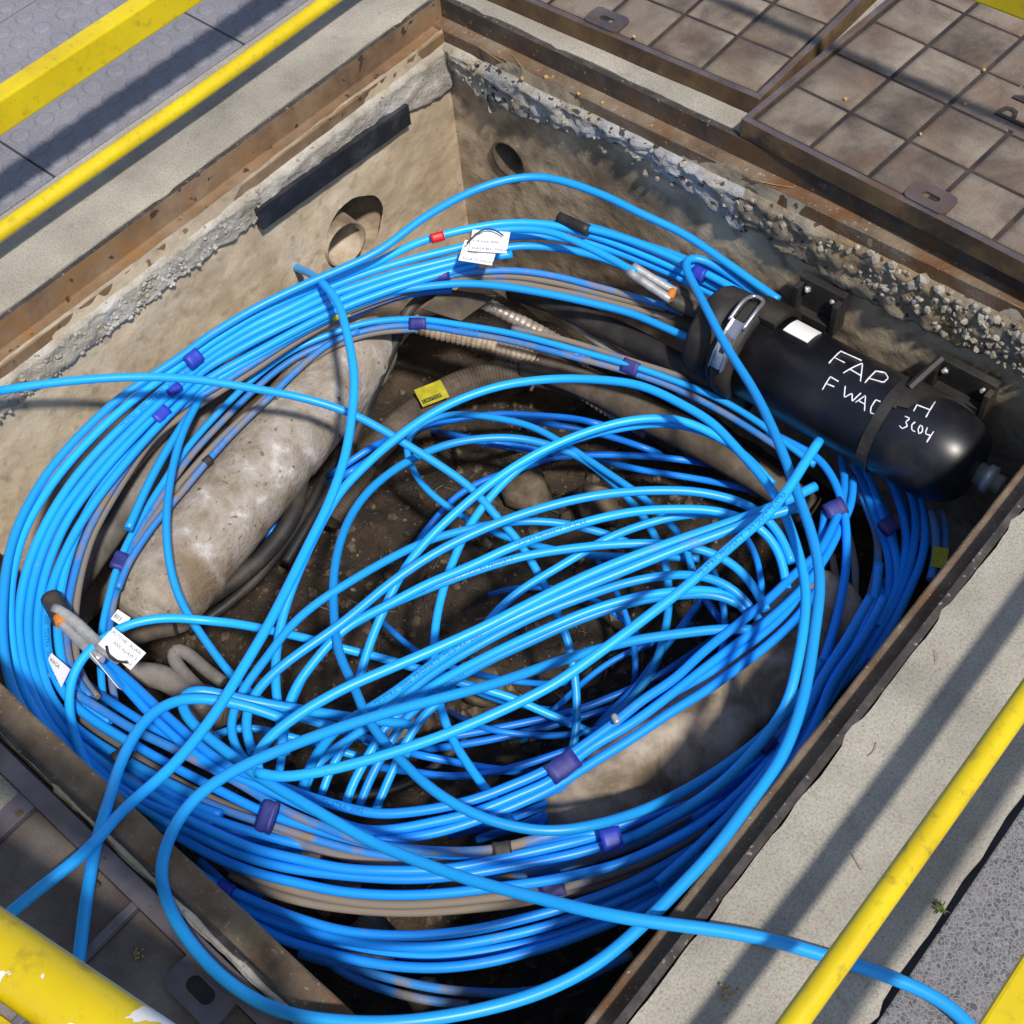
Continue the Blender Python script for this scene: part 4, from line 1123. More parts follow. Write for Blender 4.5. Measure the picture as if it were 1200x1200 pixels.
# ---- second, inner left bundle and top taped bundles
INN = [
 ('upper blue cable of the taped bundle crossing the upper middle', '122,830 118,780 120,735 130,690 141,655 158,620 185,575 215,530 250,490 290,450 335,415 380,394 430,378 488,374 540,381 600,391 660,406 738,428 790,446 840,466 885,492 925,522 955,545', [-0.42, -0.4, -0.38, -0.38, -0.42], 'blue', 0.0095),
 ('lower blue cable of the taped bundle crossing the upper middle', '138,836 130,790 128,735 137,690 147,657 164,622 192,580 222,536 258,495 298,456 342,422 386,402 434,386 488,381 540,389 600,400 660,415 738,437 790,455 838,478 880,503 920,530', [-0.43, -0.41, -0.39, -0.39, -0.43], 'blue_dust', 0.0095),
 ('mud-grey cable under the taped bundle crossing the upper middle', '146,660 170,622 200,580 238,536 275,498 318,460 360,425 400,402 440,390 490,386', [-0.42, -0.4, -0.40], 'grey_dust', 0.009),
 ('mud-grey cable clipped across the whitish joint', '138,690 150,660 178,618 210,580 243,540 275,505 320,462 352,430 384,404 420,388', [-0.40, -0.385, -0.385], 'blue_dust', 0.0095),
 ('dusty grey cable on top of the taped bundle toward the closure', '600,385 650,396 700,410 738,422 790,438 835,455 870,468', [-0.40, -0.41], 'grey_dust', 0.009),
 ('mud-coated upper cable of the bundle under the white tag', '395,352 440,340 500,327 550,320 600,317 650,323 700,336 750,350 800,364', [-0.33, -0.33, -0.34], 'blue_dust', 0.0098),
 ('mud-coated middle cable of the bundle under the white tag', '430,348 500,332 550,326 600,324 660,333 720,348 780,362', [-0.34, -0.35], 'grey_dust', 0.0098),
 ('mud-coated lower cable of the bundle under the white tag', '520,332 600,332 650,340 700,350 760,366 800,376', [-0.35, -0.36], 'grey_dust', 0.0098),
 ('clean blue cable sweeping into the black collar of the closure', '150,620 172,570 200,520 240,462 290,413 330,391 370,371 420,352 460,342 500,336 540,332 580,334 620,340 660,348 700,357 740,367 780,384 822,404', [-0.36, -0.34, -0.33, -0.33, -0.34], 'blue', 0.0112),
 ('shaded blue cable dipping behind the steel plate', '345,398 370,386 412,370 430,362 460,350 500,342 530,340', [-0.37, -0.37], 'blue_shaded', 0.0098),
 ('blue cable with a black end cap at the back wall', '686,267 720,276 760,290 800,307 850,333 892,358', [-0.27, -0.28], 'blue', 0.0112),
 ('blue cable slanting down to the silver sleeves', '560,272 610,268 650,273 690,290 720,305 745,320', [-0.25, -0.25], 'blue', 0.011),
 ('blue cable of the back coil ending behind the closure base', '600,266 660,262 700,268 750,285 800,302 840,322 880,348', [-0.29, -0.29], 'blue', 0.011),
]
for lb, s, z, mt, r in INN:
    o = cable(lb, s, z, r, mt, 'cables in the taped bundles of the upper pit')

# ---- right-hand coil dropping under the closure
RG = 'cables of the coil on the right, under the closure'
RT = [
 ('farthest right cable of the right coil, next to the yellow sticker', '1092,598 1097,622 1097,650 1090,680', [-0.44, -0.44], 'blue_dust'),
 ('second cable from the right rim in the right coil, greenish with dust', '1104,598 1108,622 1107,650 1100,680', [-0.45, -0.45], 'blue_dust'),
 ('outer blue cable of the clean pair nearest the right rim', '1074,570 1082,598 1084,630 1078,662 1062,700 1045,735 1020,775', [-0.47, -0.44, -0.42], 'blue_shaded'),
 ('inner blue cable of the clean pair nearest the right rim', '1062,565 1071,590 1073,622 1068,656 1056,692 1035,735 1005,780', [-0.47, -0.45, -0.43], 'blue_shaded'),
 ('blue cable left of the clean pair in the right coil', '1040,556 1050,578 1058,604 1062,632 1059,660 1050,692 1030,735', [-0.48, -0.46, -0.44], 'blue_shaded'),
 ('taped right-coil cable, outer of two', '1008,540 1020,562 1029,590 1040,620 1050,650 1052,680 1046,712 1032,752 1010,776 984,804 950,831 912,857 870,895 830,922 780,948 745,962 706,978 660,990 620,999 560,1012 520,1019 460,1021 400,1018 360,1009 300,995 260,979 220,961 168,941 138,921 108,895 92,872 82,840', [-0.48, -0.44, -0.38, -0.32, -0.30, -0.30, -0.31], 'blue'),
 ('taped right-coil cable, inner of two', '1000,545 1012,568 1022,596 1033,624 1041,654 1041,690 1030,738 1000,780 950,836 900,876 860,918 800,951 750,976 710,990 660,1004 600,1016 540,1026 480,1030 420,1027 360,1021 310,1011 260,993 220,973 170,948 130,915', [-0.49, -0.45, -0.38, -0.33, -0.31, -0.31, -0.32], 'blue'),
 ('dusty blue cable left of the taped pair in the right coil', '995,555 1006,572 1018,600 1028,630 1028,662 1021,694 1007,732 985,770 955,808 920,842 870,885', [-0.5, -0.46, -0.40], 'blue_dust'),
 ('mud-grey strand hanging at the inside of the right coil', '985,600 996,632 1002,662 1002,692 996,730 982,765 962,800', [-0.5, -0.46], 'grey_dust'),
 ('short dusty cable inside the right coil', '975,650 980,680 981,712 974,750', [-0.52, -0.5], 'grey_dust'),
 ('long blue cable curving down the inside of the right coil', '900,506 930,521 958,536 976,560 986,585 991,612 992,640 991,670 986,700 977,736 966,770 950,812 930,850 890,905 840,952 780,988 720,1014 660,1029 620,1036 580,1041 520,1047 460,1049 400,1045 360,1037 300,1023 250,1003 220,987 180,962', [-0.42, -0.40, -0.34, -0.30, -0.32, -0.33, -0.34], 'blue'),
]
for lb, s, z, mt in RT: 
    o = cable(lb, s, z, 0.0108 if mt != 'grey_dust' else 0.0095, {'blue': 'royal_shaded', 'blue_shaded': 'royal_shaded'}.get(mt, mt), RG)
    if 'outer of two' in lb: printed(o, 'TELSTRA  2002      TELSTRA  2002', 0.395, 0.012)

# ---- bottom coil
BG = 'cables of the coil along the front of the pit'
BT = [
 ('top cable of the taped trio running up to the right', '120,770 140,787 162,807 184,829 204,847 230,870 255,890 282,905 318,917 350,930 396,944 440,954 480,952 520,946 560,936 600,920 642,902 680,876 726,843 750,822 790,796 820,767 860,735 898,705 936,668 958,650 974,622 986,594 990,566 986,534', [-0.36, -0.30, -0.30, -0.30, -0.30, -0.34, -0.44], 'blue', 0.011),
 ('middle cable of the taped trio running up to the right', '118,778 142,799 174,834 212,870 240,892 268,906 300,920 340,938 382,956 420,972 460,972 500,965 560,951 610,930 648,914 676,888 700,871 740,849 780,819 820,787 860,756 900,727 940,690 966,655 984,620 998,590 1000,560', [-0.36, -0.31, -0.31, -0.31, -0.31, -0.35, -0.45], 'blue', 0.011),
 ('lowest cable of the taped trio running up to the right', '440,985 490,980 540,968 600,946 652,921 690,896 740,866 790,832 828,809 860,786 900,756 935,722 958,690', [-0.32, -0.32, -0.33, -0.38], 'blue', 0.011),
 ('blue cable squeezed between the taped trio at right', '790,812 830,790 865,764 898,740 930,708 948,672 960,640 966,600', [-0.33, -0.36, -0.42], 'blue', 0.0098),
 ('blue cable entering the black tape from the left', '86,812 120,833 156,855 190,871 222,888 262,908 302,930 330,948 372,966 420,984 460,993 520,998 578,996 640,980 700,966 760,948 830,920 880,889 920,851 950,815 976,772', [-0.32, -0.32, -0.31, -0.32, -0.36], 'blue_dust', 0.0108),
 ('second blue cable entering the black tape from the left', '86,828 120,850 160,875 208,901 260,927 300,947 324,957 380,975 420,986 470,996 520,1001 578,1003 640,991 700,975 770,952 830,928 880,896 920,858 952,818 978,775', [-0.33, -0.33, -0.32, -0.33, -0.36], 'blue', 0.0108),
 ('mud-grey cable entering the black tape from below', '90,840 120,861 156,885 200,911 240,933 296,959 318,976 360,991 400,1002 440,1009 480,1013 540,1011 580,1008 640,996 700,983 760,962', [-0.35, -0.35, -0.34, -0.38], 'grey_dust', 0.0105),
 ('dusty cable between the purple tape and the mud-grey one', '210,925 260,948 300,962 320,968 370,984 420,998 470,1006', [-0.34, -0.34], 'blue_dust', 0.0095),
 ('blue cable just outside the purple tape at lower left', '150,900 190,930 220,948 262,964 300,976 350,990 410,1004 480,1016', [-0.33, -0.33, -0.35, -0.40], 'blue', 0.0105),
 ('cut blue cable end lying in the lower left coil', '150,897 168,910 190,924 220,940 260,955', [-0.32, -0.33], 'blue', 0.0098),
 ('second cut blue cable end lying in the lower left coil', '146,907 166,921 190,936 214,950 250,966', [-0.325, -0.335], 'blue_dust', 0.0098),
 ('mud-coated strand under the long curving blue cable', '240,1000 270,1014 300,1029 340,1042 400,1055 460,1060 520,1058 580,1052 616,1047 664,1039 720,1023 780,999 830,970', [-0.37, -0.37, -0.36, -0.37], 'grey_dust', 0.0105),
 ('lower mud-coated strand under the long curving blue cable', '270,1024 310,1044 360,1058 420,1066 480,1069 540,1066 620,1057 668,1046 720,1031 770,1010', [-0.385, -0.385, -0.38], 'grey_dust', 0.0105),
 ('top cable of the four blue ones in the lowest group', '205,1000 226,1018 256,1038 280,1048 320,1066 380,1086 420,1094 470,1097 500,1096 560,1089 620,1075 680,1058 740,1034 790,1007 840,978 890,935 925,890 958,838 985,790 1008,748 1024,705 1030,660', [-0.36, -0.35, -0.35, -0.36, -0.36], 'blue', 0.0115),
 ('second cable of the four blue ones in the lowest group', '230,1032 272,1056 310,1074 360,1091 420,1105 470,1110 520,1109 580,1100 640,1086 690,1069 740,1048 800,1015 850,980 900,932 935,880 965,830 995,782 1018,735 1032,690', [-0.38, -0.37, -0.37, -0.38], 'blue', 0.0115),
 ('third cable of the four blue ones, in shade', '250,1050 286,1068 340,1090 400,1107 460,1117 520,1120 580,1113 640,1100 700,1079 760,1050 810,1022 855,985 900,935', [-0.40, -0.39, -0.40], 'blue_shaded', 0.0108),
 ('lowest cable of the four blue ones in the lowest group', '265,1062 304,1088 340,1105 400,1122 460,1132 520,1133 580,1125 640,1110 680,1096 740,1071 790,1043 840,1005 885,955 925,900', [-0.38, -0.37, -0.37, -0.39], 'blue', 0.0118),
 ('dusty cable at the very bottom of the pit opening', '350,1118 400,1133 440,1143 500,1156 560,1162 620,1162 680,1148 740,1118', [-0.5, -0.5], 'blue_dust', 0.0105),
 ('cut dusty cable end at the very bottom of the pit opening', '390,1132 420,1149 450,1160 500,1172 550,1178', [-0.5, -0.52], 'blue_dust', 0.0105),
 ('blue cable hugging the front right rim under the loop', '1020,700 995,745 960,800 940,845 910,890 870,940 820,990 770,1035', [-0.30, -0.3], 'blue_shaded', 0.0115),
 ('second blue cable hugging the front right rim', '1036,700 1012,748 975,800 955,850 925,895 885,940 840,985', [-0.34, -0.34], 'blue_shaded', 0.0115),
]
for lb, s, z, mt, r in BT:
    o = cable(lb, s, z, r, {'blue': 'royal_shaded', 'blue_shaded': 'royal_shaded'}.get(mt, mt), BG)
    if lb.startswith('top cable of the taped'): printed(o, 'TELSTRA  2002', 0.29, 0.011)

EX = [
 ('short blue cable curving deep under the middle of the fan', '560,700 600,690 650,690 700,705 740,735 770,770', -0.66, 0.0085),
 ('blue cable dipping deep from the arch foot to the taped trio', '480,760 520,790 570,815 630,830 700,835', -0.64, 0.0085),
 ('blue cable rising deep behind the open cut end', '600,880 640,842 680,802 720,772 780,747 830,722', -0.66, 0.0085),
 ('blue cable falling deep below the fan at right of centre', '690,640 720,690 740,740 745,790 735,832', -0.62, 0.0085),
 ('blue cable sagging deep above the wide dull blue tape', '520,830 560,850 610,860 660,862 720,850 780,825', -0.60, 0.0085),
 ('blue cable crossing deep from the left arch under the fan', '420,700 460,740 500,770 560,790 620,800 700,800', -0.60, 0.0085),
 ('blue cable curling deep inside the right end of the fan', '820,640 840,680 850,730 840,780 815,820', -0.55, 0.009),
 ('blue cable curling just inside the right coil', '860,610 885,650 893,700 880,750 850,800', -0.52, 0.009),
 ('blue cable tucked between the left coil and the lower left fan foot', '100,800 130,822 170,848 210,870 250,893 300,912', -0.345, 0.0105),
 ('blue cable low in the lower left coil beside the dark tape', '95,845 125,868 165,893 205,916 250,940 300,957 350,975', -0.36, 0.0105),
 ('blue cable low in the lower left coil nearest the rim', '70,830 96,866 138,902 190,936 240,960 290,980 350,998', -0.345, 0.0105),
 ('blue cable under the cut ends in the lower left coil', '120,880 170,915 220,945 270,968 330,990', -0.365, 0.0105),
 ('blue cable in the thick of the right coil', '1015,552 1028,580 1040,606 1049,640 1051,672 1042,708 1024,748', -0.50, 0.0105),
 ('blue cable behind the clean pair in the right coil', '1050,560 1060,590 1066,620 1065,650 1056,685 1040,725', -0.52, 0.0105),
 ('blue cable hidden behind the lowest group near the right rim', '1040,680 1015,725 985,770 955,820 915,870 870,915 820,955 760,995', -0.40, 0.0105),
 ('dusty cable in the gap below the bright blue tape', '560,1034 620,1024 680,1010 740,990 800,962 850,932', -0.40, 0.0105),
]
for lb, s, z, r in EX: cable(lb, s, sunk(z), r, 'blue_dust' if lb.startswith('dusty') else 'royal_shaded', 'further blue cables down in the coil', wob=0.003)

# ---- loose cables lying over the coil
LG = 'loose blue cables lying over the coil'
LO = [
 ('thin blue cable looping down over the whitish joint', '320,398 285,420 252,442 228,478 212,512 200,560 195,613 200,667 213,708 234,742 265,784 284,804 306,822 340,836 370,844 410,858 450,880', [-0.34, -0.33, -0.34, -0.40, -0.45, -0.6], 0.0105),
 ('blue cable arching from the tags across to lower centre', '108,908 100,892 90,868 82,838 81,812 86,788 100,766 120,749 144,734 170,727 200,724 240,727 280,731 320,739 363,749 400,760 440,770 500,787 540,800 568,808 600,818 640,836 670,848 695,860', [-0.30, -0.26, -0.30, -0.45, -0.5, -0.58], 0.0108),
 ('blue cable entering over the left rim and diving diagonally to the bottom', '-175,520 -100,486 -50,468 -25,462 0,458 50,450 100,445 167,442 233,445 300,455 350,465 400,480 433,495 467,515 510,542 553,573 583,607 607,633 633,677 653,720 667,757 675,800 677,843 672,877 662,905', [(0, 0.012), (0.09, 0.018), (0.14, 0.0), (0.16, -0.03), (0.32, -0.12), (0.49, -0.26), (0.66, -0.36), (0.83, -0.46), (1, -0.6)], 0.0108),
 ('deep blue loop below the yellow sticker', '820,655 780,653 724,652 688,650 640,642 600,632 580,624 546,608 528,596 504,578 484,552 476,526 484,504 510,490 540,485 580,490 620,499 650,514 680,532 710,552 740,572 760,588 780,608 800,632 812,670', [-0.52, -0.54, -0.56, -0.50, -0.46, -0.46, -0.5], 0.0098),
 ('inner blue arch falling steeply at right of centre', '700,854 724,836 746,812 764,788 774,760 781,730 784,700 780,660 768,628 752,602 735,582 715,562 680,536 640,521 600,513 550,515 510,525 467,547 430,578 406,615 393,660 391,710 397,765 412,800 433,847 467,887 510,927 560,956 607,970 650,974 700,966 750,951 800,928 850,897 895,862 935,820 962,775', [(0, -0.6), (0.12, -0.55), (0.25, -0.46), (0.36, -0.42), (0.48, -0.34), (0.58, -0.24), (0.68, -0.2), (0.78, -0.22), (0.85, -0.29), (1, -0.36)], 0.011),
 ('large blue arch below the taped bundle, running down beside the diagonal cable', '740,982 790,955 830,930 862,903 900,861 924,822 934,780 942,735 945,690 938,655 925,615 908,580 890,555 865,527 835,496 800,475 767,458 733,448 667,443 620,446 583,453 545,466 510,483 480,502 450,525 425,548 400,574 378,610 352,665 334,712 324,760 323,800 328,845 335,885', [(0, -0.34), (0.07, -0.28), (0.12, -0.22), (0.2, -0.17), (0.32, -0.17), (0.44, -0.2), (0.56, -0.24), (0.68, -0.25), (0.79, -0.26), (0.9, -0.32), (1, -0.36)], 0.0112),
 ('blue arch peaking right of centre, upper of two', '420,800 430,765 443,730 470,673 500,633 540,595 580,563 620,537 660,517 700,502 735,493 770,490 800,493 833,507 858,522 880,540 905,568', [-0.42, -0.36, -0.32, -0.30, -0.30, -0.33], 0.0112),
 ('blue arch peaking right of centre, lower of two', '600,965 590,950 567,922 543,888 528,862 516,830 510,795 509,760 511,730 520,690 532,655 548,620 570,588 600,556 633,532 683,511 733,500 775,496 815,502 840,512', [-0.34, -0.42, -0.42, -0.38, -0.34, -0.33], 0.0108),
 ('lowest-lying cable of the cable fan, dipping in the middle', '292,895 278,880 270,855 274,830 290,800 312,772 340,735 370,708 400,688 450,658 500,634 550,620 600,611 650,612 690,620 727,632 765,650', [-0.30, -0.3, -0.32, -0.36, -0.40, -0.44], 0.0105),
 ('upper cable of the cable fan reaching far right', '296,882 289,862 288,840 297,816 320,790 350,766 384,742 410,722 450,688 500,654 550,628 600,607 650,591 700,580 750,575 800,575 833,579 867,588 893,602 915,628 928,660', [-0.30, -0.29, -0.27, -0.25, -0.25, -0.28, -0.34], 0.0112),
 ('second cable of the cable fan reaching far right', '330,885 331,858 337,830 347,804 365,780 388,752 410,732 450,711 500,684 550,664 600,641 650,623 700,608 750,599 800,597 833,598 867,606 895,622 915,652 922,690', [-0.34, -0.31, -0.28, -0.26, -0.26, -0.29, -0.36], 0.0112),
 ('printed cable of the fan, third from the top', '395,742 430,722 467,704 517,684 567,666 617,651 667,643 717,638 767,637 810,641 850,655 880,682 898,715', [-0.30, -0.29, -0.29, -0.34], 0.0108),
 ('slender blue cable rising through the fan to the right', '560,748 573,727 607,694 650,667 683,647 717,628 767,611 800,604 840,602 880,612', [-0.40, -0.36, -0.33, -0.35], 0.0105),
 ('cable of the fan curling over at right, upper of three', '355,935 366,902 392,878 432,850 470,818 505,790 545,765 590,740 633,719 683,700 733,683 780,674 815,674 845,682 870,700 890,728', [-0.42, -0.36, -0.30, -0.27, -0.28, -0.36], 0.0105),
 ('cable of the fan curling over at right, middle of three', '404,946 412,920 428,892 444,864 465,838 495,812 530,790 583,763 650,733 700,712 750,698 800,692 835,692 862,702 880,722', [-0.42, -0.38, -0.32, -0.29, -0.29, -0.36], 0.0108),
 ('cable of the fan curling over at right, lower of three', '420,947 432,916 450,882 468,852 492,826 527,801 570,776 620,752 670,729 720,712 760,702 800,698 840,697 865,708', [-0.43, -0.39, -0.33, -0.30, -0.30, -0.34], 0.0105),
 ('steep blue cable behind the foot of the fan', '440,950 456,912 466,890 482,858 505,830 535,806', [-0.44, -0.40, -0.36], 0.0105),
 ('second steep blue cable behind the foot of the fan', '376,934 384,910 404,872 436,842 470,815', [-0.42, -0.38, -0.35], 0.0098),
 ('blue cable curling at the foot of the fan', '300,955 322,925 330,888 334,850 346,812 362,782', [-0.38, -0.36], 0.0098),
 ('short blue cable passing under the fan foot', '250,862 280,852 320,858 370,872 420,886', [-0.42, -0.5], 0.0098),
 ('blue cable from the hook running right under the fan', '205,822 240,815 275,820 320,832 370,846 420,862 480,884', [-0.26, -0.4, -0.5], 0.0105),
 ('front loop cable hanging over the cover and rising to a tight hook above the closure',
  '900,357 862,326 832,308 812,300 803,304 805,318 820,346 850,405 880,452 900,490 920,538 937,585 950,622 958,655 961,690 956,735 948,790 936,838 915,890 880,940 836,998 800,1036 753,1084 700,1129 640,1161 585,1179 533,1190 467,1198 400,1197 333,1187 283,1163 247,1133 217,1097 197,1060 188,1027 193,995 207,963 233,930 277,901 330,878 400,852 460,833 530,815 587,800 667,771 733,752 800,742 850,737 880,738',
  [-0.29, -0.22, -0.12, -0.07, -0.05, -0.03, -0.012, 0.012, 0.018, 0.004, -0.08, -0.18, -0.28, -0.34], 0.0122),
 ('long blue cable crossing the front coil and leaving over the concrete at lower right',
  '480,850 420,842 360,832 300,822 260,814 235,808 218,809 210,819 216,836 232,855 250,869 276,889 305,912 345,935 400,967 440,989 500,1014 560,1034 640,1054 700,1069 760,1080 830,1089 900,1101 960,1118 1000,1130 1050,1148 1090,1165 1120,1185 1145,1212 1160,1240 1176,1300 1180,1380 1168,1470',
  [(0, -0.38), (0.09, -0.26), (0.18, -0.2), (0.27, -0.17), (0.36, -0.13), (0.45, -0.06), (0.54, 0.012), (0.65, 0.016), (1, 0.012)], 0.0122),
 ('blue cable standing up over the front rim at far left', '60,1420 74,1310 86,1215 90,1150 95,1105 100,1060 107,1012 114,978 126,940 137,906 150,876 168,847 188,829 205,821 222,818 250,820 290,828 330,842', [(0, 0.004), (0.45, 0.006), (0.55, 0.008), (0.62, 0.0), (0.72, -0.08), (0.85, -0.17), (1, -0.24)], 0.0122),
 ('bright blue cable running from the duct mouth diagonally to the lower left corner', '338,310 350,315 365,321 380,333 396,355 406,390 414,430 415,455 412,487 404,535 385,592 360,643 334,694 310,740 275,799 247,843 200,900 143,950 100,997 43,1043 13,1069 -40,1112 -130,1172 -240,1225', [(0, -0.36), (0.0125, -0.33), (0.034, -0.235), (0.084, -0.2), (0.29, -0.17), (0.46, -0.12), (0.58, -0.05), (0.67, 0.03), (0.74, 0.042), (0.84, 0.03), (1, 0.01)], 0.012),
 ('thick blue cable with a cut end beside the hook, upper of the bright pair',
  '304,907 297,899 297,889 302,880 312,868 330,852 360,831 400,808 420,799 480,774 517,758 567,735 617,709 667,684 717,662 767,643 800,631 850,614 887,601 915,590 935,580 955,570', [-0.162, -0.17, -0.16, -0.16, -0.18], 0.0122),
 ('thick bright blue cable with an open cut end beside the closure',
  '300,905 320,911 350,909 400,899 467,880 533,857 600,827 650,801 683,778 733,742 767,716 800,691 833,661 867,631 890,612 910,592 930,565 945,540 960,517', [-0.16, -0.14, -0.12, -0.10, -0.08], 0.0118),
 ('thick blue cable with an open end, lower of the bright pair',
  '348,945 358,912 374,880 398,852 440,826 470,806 500,783 560,745 633,710 683,688 733,668 800,641 850,623 883,610 910,601 934,595', [-0.40, -0.24, -0.18, -0.16, -0.15, -0.14], 0.0122),
]
lo = {}
for lb, s, z, r in LO:
    o = cable(lb, s, z, r, 'blue', LG, sides=14, clamp=not lb.startswith('bright blue cable running')); lo[lb[:30]] = o
    if lb.startswith('thick bright'): printed(o, 'TELSTRA  PROPERTY   W5 DUCT TELSTRA', 0.70, 0.011)
    if lb.startswith('printed cable'): printed(o, 'TELSTRA PROPERTY  TELSTRA PROPERTY', 0.18, 0.010)
    if lb.startswith('second cable of the cable fan'): printed(o, 'TELSTRA PROPERTY  TELSTRA', 0.5, 0.010)
    if lb.startswith('thick blue cable with an open'): printed(o, 'TELSTRA  2002  PROPERTY  TELSTRA  2002', 0.25, 0.011)
    if lb.startswith('cable of the fan curling over at right, lower'): printed(o, 'TELSTRA W5 TELSTRA', 0.25, 0.010)
def cut_end(o, at_end=True, mat='grey_dust'):
    """hollow end of a duct: a rim and a dark bore"""
    P, base, r = NPTS[o.name]
    p = P[-1] if at_end else P[0]; q = P[-3] if at_end else P[2]
    T = (p - q) / np.linalg.norm(p - q); n = np.cross(T, (0, 0, 1.0)); n /= np.linalg.norm(n); b = np.cross(T, n)
    vs = []; fs = []; K = 14
    for d, rr in ((0.0004, r * 1.0), (0.0022, r * 0.97), (0.0022, r * 0.62), (-0.002 + 0.0028, r * 0.55)):
        for k in range(K):
            a = 2 * math.pi * k / K; vs.append(p - base + T * d + rr * (math.cos(a) * n + math.sin(a) * b))
    for s in range(3):
        for k in range(K): fs.append((s * K + k, s * K + (k + 1) % K, (s + 1) * K + (k + 1) % K, (s + 1) * K + k))
    mb = MB(); mb.add(vs, fs); e = mb.build('cut_end', M['blue'], o, smooth=True)
    mb = MB(); mb.add(vs[3 * K:], [tuple(range(K))]); mb.build('bore', M['tape_black'], e)
cut_end(lo['thick bright blue cable with an open'[:30]])
cut_end(lo['thick blue cable with an open end'[:30]])

# ---- ends, sleeves and tapes
cable('black heat-shrink cap on the cable end at the back wall', '655,255 663,258 675,264 690,270', [-0.272, -0.27], 0.0125, 'tape_black', None, 'end_cap', 'end cap')
cable('upper silver foil sleeve at the closure entry', '742,312 755,320 770,330 792,342', [-0.25, -0.27], 0.0088, 'silver', 'silver foil sleeves at the closure entry', 'foil_sleeve', 'sleeve')
cable('lower silver foil sleeve at the closure entry', '736,318 752,329 770,341 786,351', [-0.25, -0.27], 0.0088, 'silver', 'silver foil sleeves at the closure entry', 'foil_sleeve', 'sleeve')
cable('orange ring on the lower foil sleeve', '784,350 788,341', [-0.268, -0.268], 0.009, 'orange', None, 'rubber_ring', 'ring')
cable('black entry tube behind the silver foil sleeves', '786,338 810,350 835,364 858,378', [-0.29, -0.31], 0.0135, 'black_cable', 'black entry tubes of the closure', 'entry_tube', 'tube')
cable('thick black entry tube below the silver foil sleeves', '784,350 806,360 830,372 856,388', [-0.29, -0.32], 0.0165, 'black_cable', 'black entry tubes of the closure', 'entry_tube', 'tube')
cable('black collar tube on the clean blue cable', '816,400 835,411 860,425', [-0.345, -0.345], 0.0165, 'black_cable', 'black entry tubes of the closure', 'entry_tube', 'tube')
cable('lowest black entry tube of the closure', '820,422 842,433 868,446', [-0.37, -0.36], 0.017, 'black_cable', 'black entry tubes of the closure', 'entry_tube', 'tube')
cable('upper silver rod poking out of the left coil', '64,713 80,722 96,735 116,756 140,772', [-0.27, -0.26], 0.0105, 'silver', 'silver rods in the left coil', 'metal_rod', 'rod')
cable('lower silver rod poking out of the left coil', '70,728 84,742 98,756 118,775', [-0.275, -0.265], 0.009, 'silver', 'silver rods in the left coil', 'metal_rod', 'rod')
cable('dark rubber boot with orange end on the silver rods', '60,700 68,714 74,726', [-0.285, -0.28], 0.019, 'black_cable', None, 'rubber_boot', 'boot')
cable('orange plug at the mouth of the dark rubber boot', '69,722 73,732', [-0.272, -0.272], 0.0105, 'orange', None, 'rubber_plug', 'plug')
cable('small brass fitting on the front taped trio', '719,838 724,848', [-0.275, -0.275], 0.0055, 'silver', None, 'metal_fitting', 'fitting')

T_ = [
 ('bright red tape on the back coil', (505, 280), (520, 276), -0.262, 0.0135, 0.0135, 'tape_red'),
 ('blue tape on the left coil nearest the entering cable', (218, 427), (232, 416), -0.262, 0.020, 0.0145, 'tape_blue'),
 ('blue tape under the entering cable at left', (197, 463), (209, 453), -0.285, 0.013, 0.013, 'tape_blue'),
 ('blue tape low on the left coil', (180, 495), (194, 481), -0.312, 0.019, 0.014, 'tape_blue'),
 ('blue tape glimpsed beside the yellow tags', (318, 382), (333, 373), -0.31, 0.011, 0.013, 'tape_blue'),
 ('faded tape at the foot of the whitish joint', (137, 668), (145, 650), -0.405, 0.022, 0.016, 'tape_purple'),
 ('faded tape in the middle of the upper bundle', (480, 379), (500, 379), -0.385, 0.017, 0.015, 'tape_purple'),
 ('faded tape at the right of the upper bundle', (730, 427), (748, 434), -0.39, 0.02, 0.015, 'tape_purple'),
 ('blue-grey tape left of the white paper tags', (497, 327), (527, 322), -0.325, 0.014, 0.0145, 'tape_purple'),
 ('bright blue tape beside the hook above the closure', (815, 319), (828, 325), -0.285, 0.020, 0.016, 'tape_blue'),
 ('dark tape where a muddy cable enters the closure', (803, 366), (818, 372), -0.35, 0.012, 0.012, 'tape_black'),
 ('wide faded tape under the closure', (988, 592), (968, 602), -0.40, 0.024, 0.02, 'tape_purple'),
 ('dark blue tape on the right coil', (1034, 622), (1046, 612), -0.43, 0.022, 0.014, 'tape_purple'),
 ('wide dull blue tape on the front trio', (644, 909), (674, 887), -0.295, 0.024, 0.018, 'tape_purple'),
 ('black tape on the front coil', (578, 1000), (600, 997), -0.315, 0.022, 0.0155, 'tape_black'),
 ('bright blue tape on the front coil', (705, 986), (728, 980), -0.30, 0.0235, 0.0155, 'tape_blue'),
 ('purple tape with a loose curl at lower left', (306, 955), (322, 960), -0.31, 0.034, 0.015, 'tape_purple'),
 ('worn grey-purple tape right of the long crossing cable', (632, 1043), (660, 1034), -0.355, 0.026, 0.016, 'tape_purple'),
 ('blue tape near the front rim at lower left', (257, 1038), (273, 1047), -0.352, 0.016, 0.015, 'tape_blue'),
 ('dark tape in the lower left coil', (150, 880), (133, 893), -0.30, 0.018, 0.013, 'tape_black'),
 ('dark tape on the pair at the front right rim', (890, 876), (905, 864), -0.32, 0.019, 0.016, 'tape_purple'),
 ('yellow tape on the back coil beside the diagonal cable', (388, 372), (402, 366), -0.325, 0.014, 0.013, 'sticker'),
 ('second yellow tape below the diagonal cable', (386, 375), (410, 367), -0.345, 0.010, 0.011, 'sticker'),
 ('dark clip on the grey cable over the whitish joint', (240, 543), (247, 537), -0.385, 0.0125, 0.0125, 'tape_black'),
]
